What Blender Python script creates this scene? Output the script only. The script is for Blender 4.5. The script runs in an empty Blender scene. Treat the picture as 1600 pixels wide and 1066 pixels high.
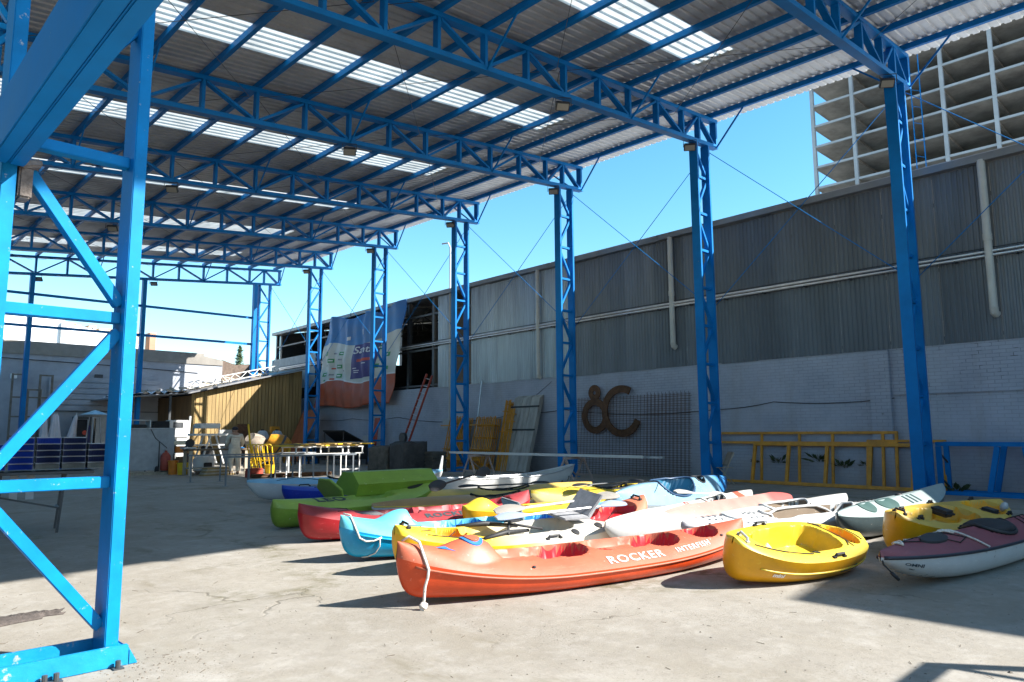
import bpy, bmesh, math, random
import numpy as np
from mathutils import Vector, Matrix, Euler
random.seed(7); rnd = random.Random(11)
SC = bpy.context.scene; COL = SC.collection
R = math.radians
# ---------------------------------------------------------------- camera
cam_d = bpy.data.cameras.new('camera'); cam = bpy.data.objects.new('camera', cam_d); COL.objects.link(cam)
yaw, pit, rol = .7746, .1257, -.0059
Fv = Vector((math.sin(yaw)*math.cos(pit), math.cos(yaw)*math.cos(pit), math.sin(pit)))
Rv = Vector((math.cos(yaw), -math.sin(yaw), 0)); Uv = Rv.cross(Fv)
R2 = math.cos(rol)*Rv + math.sin(rol)*Uv; U2 = -math.sin(rol)*Rv + math.cos(rol)*Uv
M = Matrix((R2, U2, -Fv)).transposed().to_4x4(); M.translation = Vector((0, 0, 1.4325)); cam.matrix_world = M
cam_d.sensor_width = 36; cam_d.lens = 1132/1600*36; cam_d.clip_end = 3000; cam_d.clip_start = .05
SC.camera = cam
# ---------------------------------------------------------------- sky, sun, exposure
SUN = Vector((.77, -1.07, 1.0)).normalized()
w = bpy.data.worlds.new('World'); SC.world = w; w.use_nodes = True
nt = w.node_tree; sky = nt.nodes.new('ShaderNodeTexSky'); sky.sky_type = 'NISHITA'; sky.sun_disc = False
sky.sun_elevation = math.asin(SUN.z); sky.sun_rotation = math.atan2(SUN.x, SUN.y)
sky.altitude = 50; sky.air_density = 1.0; sky.dust_density = .3; sky.ozone_density = 1.5
bg = nt.nodes['Background']; bg.inputs[1].default_value = .11
hs = nt.nodes.new('ShaderNodeHueSaturation'); hs.inputs['Hue'].default_value = .483; hs.inputs['Saturation'].default_value = 1.3
nt.links.new(sky.outputs[0], hs.inputs['Color']); nt.links.new(hs.outputs[0], bg.inputs[0])
sl = bpy.data.lights.new('sun', 'SUN'); sl.energy = 5.0; sl.angle = R(.53); sl.color = (1, .965, .91)
so = bpy.data.objects.new('sun', sl); COL.objects.link(so); so.rotation_euler = (-SUN).to_track_quat('-Z', 'Y').to_euler(); so.location = (10, -30, 40)
SC.view_settings.view_transform = 'Standard'; SC.view_settings.look = 'None'
SC.view_settings.exposure = 1.45; SC.view_settings.gamma = 1
try: SC.view_settings.use_curve_mapping = False
except Exception: pass
# ---------------------------------------------------------------- materials
MATS = {}
def mat(name, col, rough=.55, metal=0., var=.12, scale=2., bump=0., bscale=40., wear=None, wear_amt=.0, wear_scale=9., spec=.5, streak=False, trans=0.):
    if name in MATS: return MATS[name]
    m = bpy.data.materials.new(name); m.use_nodes = True; t = m.node_tree; n = t.nodes; L = t.links
    b = n['Principled BSDF']; b.inputs['Roughness'].default_value = rough; b.inputs['Metallic'].default_value = metal
    b.inputs['Specular IOR Level'].default_value = spec
    g = n.new('ShaderNodeNewGeometry'); mp = n.new('ShaderNodeMapping'); L.new(g.outputs['Position'], mp.inputs[0])
    if streak: mp.inputs['Scale'].default_value = (1, 1, .12)
    nz = n.new('ShaderNodeTexNoise'); nz.inputs['Scale'].default_value = scale; nz.inputs['Detail'].default_value = 6; nz.inputs['Roughness'].default_value = .65
    L.new(mp.outputs[0], nz.inputs['Vector'])
    mx = n.new('ShaderNodeMix'); mx.data_type = 'RGBA'
    mx.inputs[6].default_value = [max(0, c*(1-var*1.6)) for c in col]+[1]; mx.inputs[7].default_value = [min(1, c*(1+var*1.6)) for c in col]+[1]
    mr = n.new('ShaderNodeMapRange'); mr.inputs[1].default_value = .3; mr.inputs[2].default_value = .7
    L.new(nz.outputs[0], mr.inputs[0]); L.new(mr.outputs[0], mx.inputs[0]); out = mx.outputs[2]
    if wear is not None:
        n2 = n.new('ShaderNodeTexNoise'); n2.inputs['Scale'].default_value = wear_scale; n2.inputs['Detail'].default_value = 8; n2.inputs['Roughness'].default_value = .7
        L.new(mp.outputs[0], n2.inputs['Vector'])
        r2 = n.new('ShaderNodeMapRange'); r2.inputs[1].default_value = .72-wear_amt*.3; r2.inputs[2].default_value = .78-wear_amt*.25
        L.new(n2.outputs[0], r2.inputs[0]); m2 = n.new('ShaderNodeMix'); m2.data_type = 'RGBA'
        L.new(r2.outputs[0], m2.inputs[0]); L.new(out, m2.inputs[6]); m2.inputs[7].default_value = list(wear)+[1]; out = m2.outputs[2]
    L.new(out, b.inputs['Base Color'])
    rr = n.new('ShaderNodeMapRange'); rr.inputs[3].default_value = max(.05, rough-.12); rr.inputs[4].default_value = min(1, rough+.12)
    L.new(nz.outputs[0], rr.inputs[0]); L.new(rr.outputs[0], b.inputs['Roughness'])
    if bump:
        n3 = n.new('ShaderNodeTexNoise'); n3.inputs['Scale'].default_value = bscale; n3.inputs['Detail'].default_value = 5
        L.new(mp.outputs[0], n3.inputs['Vector']); bp = n.new('ShaderNodeBump'); bp.inputs['Strength'].default_value = bump; bp.inputs['Distance'].default_value = .02
        L.new(n3.outputs[0], bp.inputs['Height']); L.new(bp.outputs[0], b.inputs['Normal'])
    if trans:
        tr = n.new('ShaderNodeBsdfTranslucent'); L.new(out, tr.inputs[0]); ms = n.new('ShaderNodeMixShader'); ms.inputs[0].default_value = trans
        L.new(b.outputs[0], ms.inputs[1]); L.new(tr.outputs[0], ms.inputs[2]); L.new(ms.outputs[0], n['Material Output'].inputs[0])
    m['bsdf'] = 1; MATS[name] = m; return m
BLUE = mat('blue_paint', (.0005, .165, .47), .5, 0, .12, 1.2, spec=.18, wear=(.30, .36, .40), wear_amt=.10, wear_scale=13)  # deeper blue set for steel in shade; left columns use a lit copy
BLUEC_LIT = mat('blue_paint_chipped_lit', (.0003, .205, .48), .5, 0, .14, 2.2, spec=.18, wear=(.45, .46, .46), wear_amt=.30, wear_scale=17)  # chipped paint with the sunlit cyan put into its colour
BLUEW = mat('blue_paint_worn', (.001, .235, .47), .45, 0, .12, 3, wear=(.42, .40, .37), wear_amt=.46, wear_scale=10, bump=.15, bscale=20)
OCHRE = mat('ochre_paint', (.55, .24, .014), .5, 0, .18, 4, wear=(.18, .1, .05), wear_amt=.2)
GALV = mat('galvanised_sheet', (.46, .46, .46), .5, .25, .12, 1.3, streak=False)
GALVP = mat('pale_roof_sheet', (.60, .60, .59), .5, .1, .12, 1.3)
CLAD = mat('weathered_cladding', (.15, .17, .192), .55, .1, .15, 1.6, streak=True)
CLADS = [CLAD, mat('weathered_cladding_dark', (.122, .14, .158), .55, .1, .18, 1.2, streak=True), mat('weathered_cladding_light', (.185, .205, .225), .55, .1, .2, 1.4, streak=True)]
CLADN = mat('bright_cladding', (.32, .36, .39), .4, .45, .22, 2.2, streak=True)
SKYL = mat('translucent_sheet', (.66, .655, .61), .5, 0, .14, 1.1, trans=.55, wear=(.40, .37, .3), wear_amt=.25, wear_scale=2)
STEEL = mat('dark_steel', (.07, .075, .08), .5, .4, .2, 6)
RUST = mat('rusty_steel', (.13, .062, .03), .8, .2, .3, 9, bump=.3, bscale=60)
WHITE = mat('white_paint', (.62, .62, .60), .5, 0, .06, 3)
PVC = mat('white_pvc', (.50, .49, .45), .45, 0, .08, 2)
GREYP = mat('grey_paint', (.38, .40, .41), .5, 0, .1, 3)
CONC = mat('grey_concrete', (.36, .35, .33), .85, 0, .15, 1, bump=.3, bscale=30)
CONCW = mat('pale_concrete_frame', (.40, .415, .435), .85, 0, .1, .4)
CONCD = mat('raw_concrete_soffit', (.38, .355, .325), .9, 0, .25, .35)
WOOD = mat('weathered_wood', (.42, .36, .28), .75, 0, .2, 5, streak=True, bump=.2)
PLANK = mat('yellow_timber', (.33, .225, .09), .75, 0, .22, 2.5, streak=True, bump=.15)
PLANK_SHADE = mat('shaded_timber', (.2, .13, .065), .8, 0, .25, 2.5, streak=True)  # darker copy of the planks; the return wall's shade is in the colour
BLACK = mat('black_rubber', (.02, .02, .022), .6, 0, .2, 8)
CORD = mat('black_cord', (.015, .015, .015), .8, 0, .1, 8)
ROPE = mat('pale_rope', (.72, .66, .58), .9, 0, .15, 40, bump=.6, bscale=150)
REDP = mat('red_paint', (.36, .06, .035), .55, 0, .2, 5)
YEL = mat('yellow_paint', (.78, .50, .02), .45, 0, .12, 4)
SILV = mat('bare_aluminium', (.55, .56, .57), .35, .7, .1, 4)
LAMP = mat('floodlight_glass', (.34, .32, .27), .25, 0, .05, 3)
GLASSD = mat('dark_glass', (.02, .022, .025), .12, 0, .1, 2)
# ---------------------------------------------------------------- mesh helpers
class MB:
    def __init__(s): s.v = []; s.f = []; s.m = []
    def add(s, vs, fs, mi=0):
        o = len(s.v); s.v += [tuple(v) for v in vs]; s.f += [tuple(i+o for i in f) for f in fs]; s.m += [mi]*len(fs); return s
    def box(s, x0, x1, y0, y1, z0, z1, mi=0):
        return s.add([(x0,y0,z0),(x1,y0,z0),(x1,y1,z0),(x0,y1,z0),(x0,y0,z1),(x1,y0,z1),(x1,y1,z1),(x0,y1,z1)],
                     [(0,3,2,1),(4,5,6,7),(0,1,5,4),(1,2,6,5),(2,3,7,6),(3,0,4,7)], mi)
    def bar(s, p, q, a, b=None, up=(0,1,0), mi=0):   # beam p->q, a along 'up', b across
        b = a if b is None else b; p = Vector(p); q = Vector(q); d = (q-p).normalized(); u = Vector(up); u = u - d*u.dot(d)
        if u.length < 1e-4: u = d.orthogonal()
        u.normalize(); w_ = d.cross(u); vs = []
        for c in (p, q):
            for i, j in ((-1,-1),(1,-1),(1,1),(-1,1)): vs.append(c+u*(a/2*i)+w_*(b/2*j))
        return s.add(vs, [(3,2,1,0),(4,5,6,7),(0,1,5,4),(1,2,6,5),(2,3,7,6),(3,0,4,7)], mi)
    def tube(s, pts, r, n=6, mi=0, cap=True):
        pts = [Vector(p) for p in pts]; vs = []; u = None; N = len(pts)
        rr = r if isinstance(r, (list, tuple)) else [r]*N
        for i, p in enumerate(pts):
            d = (pts[min(i+1, N-1)]-pts[max(i-1, 0)])
            d = d.normalized() if d.length > 1e-9 else Vector((0, 0, 1))
            u = d.orthogonal().normalized() if u is None else (u-d*u.dot(d)).normalized()
            w_ = d.cross(u)
            for k in range(n):
                a = 2*math.pi*k/n; vs.append(p+(u*math.cos(a)+w_*math.sin(a))*rr[i])
        fs = [(i*n+k, i*n+(k+1)%n, (i+1)*n+(k+1)%n, (i+1)*n+k) for i in range(N-1) for k in range(n)]
        if cap: fs += [tuple(range(n-1, -1, -1)), tuple((N-1)*n+k for k in range(n))]
        return s.add(vs, fs, mi)
    def lathe(s, prof, n=16, c=(0,0,0), ax='z', mi=0):
        vs = []; c = Vector(c)
        for r, h in prof:
            for k in range(n):
                a = 2*math.pi*k/n; p = (r*math.cos(a), r*math.sin(a), h)
                if ax == 'x': p = (p[2], p[0], p[1])
                if ax == 'y': p = (p[0], p[2], p[1])
                vs.append(c+Vector(p))
        N = len(prof); fs = [(i*n+k, i*n+(k+1)%n, (i+1)*n+(k+1)%n, (i+1)*n+k) for i in range(N-1) for k in range(n)]
        fs += [tuple(range(n-1, -1, -1)), tuple((N-1)*n+k for k in range(n))]
        return s.add(vs, fs, mi)
    def prism(s, poly, vec, mi=0):
        n = len(poly); v = Vector(vec); vs = [Vector(p) for p in poly]+[Vector(p)+v for p in poly]
        return s.add(vs, [tuple(range(n-1,-1,-1)), tuple(range(n, 2*n))]+[(i,(i+1)%n,n+(i+1)%n,n+i) for i in range(n)], mi)
    def ball(s, c, r, n=10, sc=(1,1,1), mi=0):
        m_ = n//2; prof = []; vs = []; c = Vector(c)
        for i in range(m_+1):
            a = math.pi*i/m_
            for k in range(n):
                b = 2*math.pi*k/n; vs.append(c+Vector((r*sc[0]*math.sin(a)*math.cos(b), r*sc[1]*math.sin(a)*math.sin(b), r*sc[2]*math.cos(a))))
        return s.add(vs, [(i*n+k,(i+1)*n+k,(i+1)*n+(k+1)%n,i*n+(k+1)%n) for i in range(m_) for k in range(n)], mi)
    def mesh(s, name, mats, smooth=False, fix=True, bevel=0):
        me = bpy.data.meshes.new(name); me.from_pydata(s.v, [], s.f)
        for m_ in (mats if isinstance(mats, (list, tuple)) else [mats]): me.materials.append(m_)
        me.polygons.foreach_set('material_index', s.m)
        if fix or bevel:
            bm = bmesh.new(); bm.from_mesh(me)
            if fix:
                bmesh.ops.remove_doubles(bm, verts=bm.verts, dist=1e-5); bmesh.ops.recalc_face_normals(bm, faces=bm.faces)
            if bevel: bmesh.ops.bevel(bm, geom=bm.edges[:], offset=bevel, segments=2, affect='EDGES', clamp_overlap=True)
            bm.to_mesh(me); bm.free()
        if smooth:
            me.polygons.foreach_set('use_smooth', [True]*len(me.polygons))
            if smooth is not True: me.set_sharp_from_angle(angle=R(smooth))
        return me
    def build(s, name, mats, parent=None, **k): return link(name, s.mesh(name, mats, **k), parent)
def link(name, me, parent=None, loc=(0,0,0)):
    o = bpy.data.objects.new(name, me); COL.objects.link(o); o.location = loc
    if parent is not None: o.parent = parent
    return o
def tag(o, label=None, cat=None, group=None, kind=None):
    if label: o['label'] = label
    if cat: o['category'] = cat
    if group: o['group'] = group
    if kind: o['kind'] = kind
    return o
def thing(name, label, cat, loc=(0,0,0), rz=0, group=None):
    o = bpy.data.objects.new(name, None); COL.objects.link(o); o.location = loc; o.rotation_euler = (0, 0, rz); o.empty_display_size = .2
    return tag(o, label, cat, group)
KIDS = {}
def copy_tree(o, parent=None, label=None, loc=None, rz=None):
    c = o.copy(); COL.objects.link(c)
    if parent is not None: c.parent = parent
    if label: c['label'] = label
    if loc is not None: c.location = loc
    if rz is not None: c.rotation_euler = (0, 0, rz)
    for ch in [x for x in COL.objects if x.parent == o]: copy_tree(ch, c)
    return c
def text_mesh(txt, size, spacing=1.0, bold=0., ext=0.):
    cu = bpy.data.curves.new('t', 'FONT'); cu.body = txt; cu.size = size; cu.space_character = spacing; cu.offset = bold; cu.extrude = ext; cu.resolution_u = 3
    o = bpy.data.objects.new('t', cu); COL.objects.link(o); dg = bpy.context.evaluated_depsgraph_get(); dg.update()
    me = bpy.data.meshes.new_from_object(o.evaluated_get(dg)); bpy.data.objects.remove(o); bpy.data.curves.remove(cu)
    return me
def print_on(name, txt, size, fn, m, parent, bold=0., spacing=1., sub=2):
    """lettering laid on a surface: fn(u, v) gives the point on it"""
    me = text_mesh(txt, size, spacing, bold); bm = bmesh.new(); bm.from_mesh(me)
    bmesh.ops.triangulate(bm, faces=bm.faces); bmesh.ops.subdivide_edges(bm, edges=[e for e in bm.edges if e.calc_length() > size*.12], cuts=2, use_grid_fill=False); bmesh.ops.triangulate(bm, faces=bm.faces)
    for v in bm.verts: v.co = Vector(fn(v.co.x, v.co.y))
    bm.to_mesh(me); bm.free(); me.materials.clear(); me.materials.append(m)
    return link(name, me, parent)
def skin_mesh(name, V, E, rad, m, sub=2):
    me = bpy.data.meshes.new(name); me.from_pydata(V, E, []); o = bpy.data.objects.new('s', me); COL.objects.link(o)
    sk = o.modifiers.new('s', 'SKIN'); sk.use_smooth_shade = True
    for i, d in enumerate(me.skin_vertices[0].data if me.skin_vertices else []): pass
    if not me.skin_vertices:
        bm = bmesh.new(); bm.from_mesh(me); bm.verts.layers.skin.verify(); bm.to_mesh(me); bm.free()
    for i, d in enumerate(me.skin_vertices[0].data):
        r = rad[i]; d.radius = r if isinstance(r, (tuple, list)) else (r, r); d.use_root = (i == 0)
    ss = o.modifiers.new('u', 'SUBSURF'); ss.levels = sub; ss.render_levels = sub
    dg = bpy.context.evaluated_depsgraph_get(); dg.update(); out = bpy.data.meshes.new_from_object(o.evaluated_get(dg)); out.name = name
    bpy.data.objects.remove(o); out.materials.clear(); out.materials.append(m)
    out.polygons.foreach_set('use_smooth', [True]*len(out.polygons)); return out
def lerp(a, b, t): return a+(b-a)*t
def sstep(a, b, x):
    t = max(0, min(1, (x-a)/(b-a))); return t*t*(3-2*t)
# ================================================================ SETTING
def ground_mat():
    m = bpy.data.materials.new('yard_concrete'); m.use_nodes = True; t = m.node_tree; n = t.nodes; L = t.links; b = n['Principled BSDF']
    b.inputs['Roughness'].default_value = .85; b.inputs['Specular IOR Level'].default_value = .3
    g = n.new('ShaderNodeNewGeometry'); P = g.outputs['Position']
    def noise(sc, det=6, ro=.6, stretch=None):
        x = n.new('ShaderNodeTexNoise'); x.inputs['Scale'].default_value = sc; x.inputs['Detail'].default_value = det; x.inputs['Roughness'].default_value = ro
        if stretch:
            mp = n.new('ShaderNodeMapping'); mp.inputs['Scale'].default_value = stretch; mp.inputs['Rotation'].default_value = (0, 0, .35); L.new(P, mp.inputs[0]); L.new(mp.outputs[0], x.inputs[0])
        else: L.new(P, x.inputs[0])
        return x.outputs[0]
    def rng(s, a, b_, c=0., d=1.):
        x = n.new('ShaderNodeMapRange'); x.inputs[1].default_value = a; x.inputs[2].default_value = b_; x.inputs[3].default_value = c; x.inputs[4].default_value = d; L.new(s, x.inputs[0]); return x.outputs[0]
    def mix(f, a, c):
        x = n.new('ShaderNodeMix'); x.data_type = 'RGBA'; L.new(f, x.inputs[0])
        for i, s in ((6, a), (7, c)):
            if isinstance(s, tuple): x.inputs[i].default_value = s+(1,)
            else: L.new(s, x.inputs[i])
        return x.outputs[2]
    def mul(a, c):
        x = n.new('ShaderNodeMath'); x.operation = 'MULTIPLY'; L.new(a, x.inputs[0]); L.new(c, x.inputs[1]); return x.outputs[0]
    c = mix(rng(noise(.33, 8, .62), .3, .7), (.238, .215, .178), (.355, .328, .285))
    c = mix(rng(noise(1.3, 8, .7, (1, .35, 1)), .45, .75, 0, .6), c, (.23, .20, .15))
    c = mix(rng(noise(.7, 5, .6), .60, .70, 0, .75), c, (.375, .35, .31))
    c = mix(rng(noise(9, 6, .75), .48, .74, 0, .6), c, (.20, .175, .145))
    c = mix(rng(noise(.8, 8, .7, (1, .3, 1)), .585, .66, 0, .6), c, (.165, .142, .095))
    c = mix(mul(rng(noise(55, 3, .6), .56, .66), rng(noise(.9, 5, .65), .5, .62, 0, .8)), c, (.13, .11, .08))
    c = mix(rng(noise(3.1, 9, .75), .5, .7, 0, .5), c, (.40, .38, .345))
    # brown earth washed over the yard
    c = mix(rng(noise(.16, 6, .65), .58, .68, 0, .55), c, (.21, .155, .09))
    c = mix(rng(noise(.5, 9, .72), .55, .66, 0, .4), c, (.185, .165, .135))
    # dark specks
    c = mix(rng(noise(38, 2, .5), .70, .76, 0, .7), c, (.12, .10, .08))
    # cracks
    v = n.new('ShaderNodeTexVoronoi'); v.feature = 'DISTANCE_TO_EDGE'; v.inputs['Scale'].default_value = .42
    wv = n.new('ShaderNodeTexNoise'); wv.inputs['Scale'].default_value = 1.7; wv.inputs['Detail'].default_value = 6; L.new(P, wv.inputs[0])
    ad = n.new('ShaderNodeVectorMath'); ad.operation = 'MULTIPLY_ADD'; L.new(wv.outputs[1], ad.inputs[0]); ad.inputs[1].default_value = (.9, .9, 0); L.new(P, ad.inputs[2]); L.new(ad.outputs[0], v.inputs['Vector'])
    crack = mul(rng(v.outputs[0], .001, .006, .55, 0), rng(noise(.5, 3, .5), .5, .62))
    c = mix(crack, c, (.10, .085, .06))
    moss = mul(mul(rng(v.outputs[0], .01, .09, 1, 0), rng(noise(.35, 4, .6), .5, .62)), rng(noise(6, 5, .7), .42, .6))
    c = mix(moss, c, (.13, .115, .06))
    L.new(c, b.inputs['Base Color'])
    bp = n.new('ShaderNodeBump'); bp.inputs['Strength'].default_value = .5; bp.inputs['Distance'].default_value = .02
    hh = n.new('ShaderNodeMath'); hh.operation = 'SUBTRACT'; L.new(noise(5, 12, .8), hh.inputs[0]); L.new(crack, hh.inputs[1]); L.new(hh.outputs[0], bp.inputs['Height']); L.new(bp.outputs[0], b.inputs['Normal'])
    return m
g = MB(); g.add([(-900,-900,0),(900,-900,0),(900,900,0),(-900,900,0)], [(0,1,2,3)]); tag(g.build('ground', ground_mat(), fix=False), kind='structure')
# loose grit, straw and chips on the slab in front
g = MB(); g2 = MB()
for i in range(1500):
    r_ = 1.6+ 9*rnd.random()**1.3; a = R(rnd.uniform(6, 84)); x = r_*math.sin(a); y = r_*math.cos(a); s = rnd.uniform(.0025, .008)*(1.8 if rnd.random() < .1 else 1)
    if rnd.random() < .86:
        h = s*rnd.uniform(.4, .9); o = [(x+s*math.cos(q)*rnd.uniform(.6,1.2), y+s*math.sin(q)*rnd.uniform(.6,1.2), .001) for q in (0,1.57,3.14,4.71)]
        g.add(o+[(x, y, h)], [(0,1,4),(1,2,4),(2,3,4),(3,0,4)])
    else:
        q = rnd.uniform(0, 3.14); l = rnd.uniform(.006, .03); g2.bar((x-l*math.cos(q), y-l*math.sin(q), .003), (x+l*math.cos(q), y+l*math.sin(q), rnd.uniform(.004,.012)), .002, .003, up=(0,0,1))
for i in range(160):   # heap of sand and crumbs against the left column foot
    x = 1.62+rnd.gauss(.1, .25); y = 5.0+rnd.gauss(0, .18); s = rnd.uniform(.003, .009); g.add([(x-s,y-s,.001),(x+s,y-s*.7,.001),(x+s,y+s,.001),(x-s*.6,y+s,.001),(x,y,s*.8)], [(0,1,4),(1,2,4),(2,3,4),(3,0,4)])
tag(g.build('gravel', mat('grit', (.17,.145,.115), .9, 0, .3, 20), fix=False), kind='stuff')
tag(g2.build('straw', mat('straw_chips', (.13,.10,.07), .9, 0, .4, 20), fix=False), kind='stuff')
# ================================================================ STEEL SHED
YS = [.16, 5.393, 10.623, 15.829, 21.215, 26.736, 32.38, 37.96]
SL = .0971
zt = lambda x: 10.61+SL*(x-18.77)
zb = lambda x: 9.72+SL*(x-18.77)
shed = thing('steel_shed', 'tall open shed of blue lattice columns and trusses under a corrugated metal roof', 'shed')
XN = [16.95-1.24*i for i in range(14)]     # panel points
def make_truss():
    m = MB(); xl = .74
    for z0, hgt in ((zb, .11), (zt, .10)):
        s = 1 if z0 is zb else -1
        m.bar((xl, -.13, z0(xl)+s*hgt/2), (18.77, -.13, z0(18.77)+s*hgt/2), hgt, .2, up=(0,0,1))
    t = m.build('roof_truss', BLUE, shed, fix=False)
    allx = [18.68, 17.78]+XN
    for i, x in enumerate(allx):
        m = MB(); m.bar((x, -.13, zb(x)+.11), (x, -.13, zt(x)-.10), .16 if i else .2, .075, up=(0,1,0)); m.build('web_post', BLUE, t, fix=False)
    pairs = [(17.86, 1, 18.58, 0), (17.70, 1, 17.03, 0)]
    for i in range(len(XN)-1):
        if i % 2 == 0: pairs.append((XN[i]-.07, 0, XN[i+1]+.07, 1))
        else: pairs.append((XN[i]-.07, 1, XN[i+1]+.07, 0))
    for x0, a, x1, b in pairs:
        f = lambda x, k: zt(x)-.12 if k else zb(x)+.13
        m = MB(); m.bar((x0, -.13, f(x0, a)), (x1, -.13, f(x1, b)), .14, .06, up=(0,1,0)); m.build('web_diagonal', BLUE, t, fix=False)
    return t
tr0 = make_truss(); tr0.location.y = YS[0]
for y in YS[1:]: copy_tree(tr0, shed, loc=(0, y, 0))
def make_column(x0, x1, H, base=False, M_=BLUE):
    m = MB()
    for x in (x0, x1-.08): m.box(x, x+.08, -.255, 0, .02, H+SL*(x-x0))
    c = m.build('lattice_column', M_, shed, bevel=.006)
    m = MB()
    if base:
        m.box(x0-.9, x1+.05, -.295, -.258, 0, .125); m.box(x0-.9, x1+.05, .003, .04, 0, .125); m.box(x1+.003, x1+.05, -.256, .001, 0, .10)
        m.prism([(x1+.05,-.295,0),(x1+.11,-.295,0),(x1+.05,-.295,.11)], (0,.335,0))
        m.build('base_channel', BLUEW, c, bevel=.006)
        for xb in (x0-.2, x0+.4, x1-.35, x1-.02):
            b2 = MB(); b2.lathe([(.016,0),(.016,.05),(.0,.052)], 8, (xb, -.335, 0)); b2.box(xb-.03, xb+.03, -.365, -.305, 0, .008); b2.build('anchor_bolt', STEEL, c, fix=False)
    else:
        m.box(x0-.06, x1+.06, -.30, .05, 0, .018); m.build('base_plate', M_, c, fix=False)
    zs = [.24+1.03*i for i in range(40) if .24+1.03*i < H-.2]; zs[0] = .14
    zs = [.14]+[1.13+1.073*i for i in range(20) if 1.13+1.073*i < H-.15]
    a, b = x0+.082, x1-.082
    for z in zs[(1 if base else 0):]:
        m = MB(); m.box(a, b, -.17, -.085, z-.037, z+.037); m.build('brace_rung', M_, c, bevel=.005)
    zz = zs+[H-.05]
    for i in range(len(zz)-1):
        p, q = ((b, zz[i]+.09), (a, zz[i+1]-.09)) if i % 2 == 0 else ((a, zz[i]+.09), (b, zz[i+1]-.09))
        m = MB(); m.bar((p[0], -.128, p[1]), (q[0], -.128, q[1]), .085, .07, up=(0,1,0)); m.build('brace_diagonal', M_, c, bevel=.005)
    return c
cr = make_column(17.5, 18.2, zb(17.5)-.005); cr.location.y = YS[0]
for y in YS[1:]: copy_tree(cr, shed, loc=(0, y, 0))
cl = make_column(.74, 1.55, zb(.74)-.005, True, BLUEC_LIT); cl.location.y = YS[1]
for y in YS[2:]: copy_tree(cl, shed, loc=(0, y, 0))
# longitudinal double channel at the left column line, with its stub
m = MB()
m.box(.68, .765, -3.6, 5.13, 3.06, 3.40); m.box(.77, .855, -3.6, 5.13, 3.06, 3.40); m.box(.757, .778, -3.6, 5.128, 3.075, 3.385)
bm_ = m.build('side_beam', BLUE, shed, bevel=.008)
m = MB(); m.box(.835, .91, 5.16, 5.28, 2.88, 3.08); m.bar((.835,5.2,3.08),(.95,5.2,3.12),.05,.12,up=(0,0,1)); m.build('grout_stub', mat('mortar_stub', (.20,.17,.15), .9, 0, .3, 14, bump=.5), shed, bevel=.012)
# purlins
PX = [18.42]+XN+[.85]
me = MB(); me.box(-.03, .03, -1.74, 38.02, 0, .14); me.box(.03, .07, -1.74, 38.02, .003, .02); pm = me.mesh('purlin', BLUE, fix=False)
for x in PX: link('purlin', pm, shed, (x, 0, zt(x)+.002))
# fly braces: truss foot up to the purlins, both ways
fb = None
for y in YS:
    for xk, span in ((18.66, 1.15), (XN[2], 1.0), (XN[6], 1.0), (XN[10], 1.0)):
        for s in ((-1, 1) if xk > 18 else (-1,)):
            m = MB(); m.bar((xk, y-.13+s*.1, zb(xk)+.02), (xk if xk < 18 else 18.42, y-.13+s*span, zt(xk)+.02), .045, .03); m.build('fly_brace', BLUE, shed, fix=False)
# rod bracing: between the right columns and in the roof plane
def rod(p, q, r=.009, nm='brace_rod', mt=None): MB().tube([p, q], r, 5).build(nm, mt or BLUE, shed, fix=False, smooth=True)
for i in range(len(YS)-1):
    a, b = YS[i]-.1, YS[i+1]-.15
    rod((18.25, a, 9.52), (18.25, b, 4.9), .011); rod((18.25, b, 9.52), (18.25, a, 4.9), .011)
for i in range(0, len(YS)-1):
    a, b = YS[i], YS[i+1]
    for x in (14.4, 9.5, 4.5):
        rod((x+2.4, a, zt(x+2.4)-.16), (x-2.4, b, zt(x-2.4)-.16), .007, mt=STEEL); rod((x-2.4, a, zt(x-2.4)-.16), (x+2.4, b, zt(x+2.4)-.16), .007, mt=STEEL)
# roof sheets, ribs running down the slope; every fifth strip is translucent
SW = 1.0667
prof = []
for k in range(5):
    o = k*SW/5
    prof += [(o, 0), (o+.125, 0), (o+.145, .034), (o+.193, .034)]
prof.append((SW, 0))
def sheet_mesh(x0, x1, nm, m_, nseg=1, lift=0):
    m = MB(); n = len(prof)
    vs = []
    for j in range(nseg+1):
        x = lerp(x0, x1, j/nseg)
        for y, h in prof: vs.append((x, y, zt(x)+.148+h+lift))
    m.add(vs, [(j*n+i, j*n+i+1, (j+1)*n+i+1, (j+1)*n+i) for j in range(nseg) for i in range(n-1)])
    return m.mesh(nm, m_, fix=False)
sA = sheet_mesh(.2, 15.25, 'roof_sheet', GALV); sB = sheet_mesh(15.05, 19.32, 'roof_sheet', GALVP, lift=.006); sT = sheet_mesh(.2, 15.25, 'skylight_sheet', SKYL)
i = 0; y = -1.78
while y < 37.3:
    sky_ = (i-9) % 5 == 0
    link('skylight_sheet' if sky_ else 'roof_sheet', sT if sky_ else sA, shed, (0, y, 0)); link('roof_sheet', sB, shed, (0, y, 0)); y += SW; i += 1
# far end frame: posts and girts under the last truss
for x in (6.94, 11.63, 17.30):
    m = MB(); m.box(x-.09, x+.09, 37.70, 37.95, 0.02, zb(x)-.003); m.build('end_post', BLUE, shed, fix=False)
for z in (6.3, 7.75):
    m = MB(); m.bar((1.5, 38.0, z), (17.3, 38.0, z), .12, .06, up=(0,0,1)); m.build('end_girt', BLUE, shed, fix=False)
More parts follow.
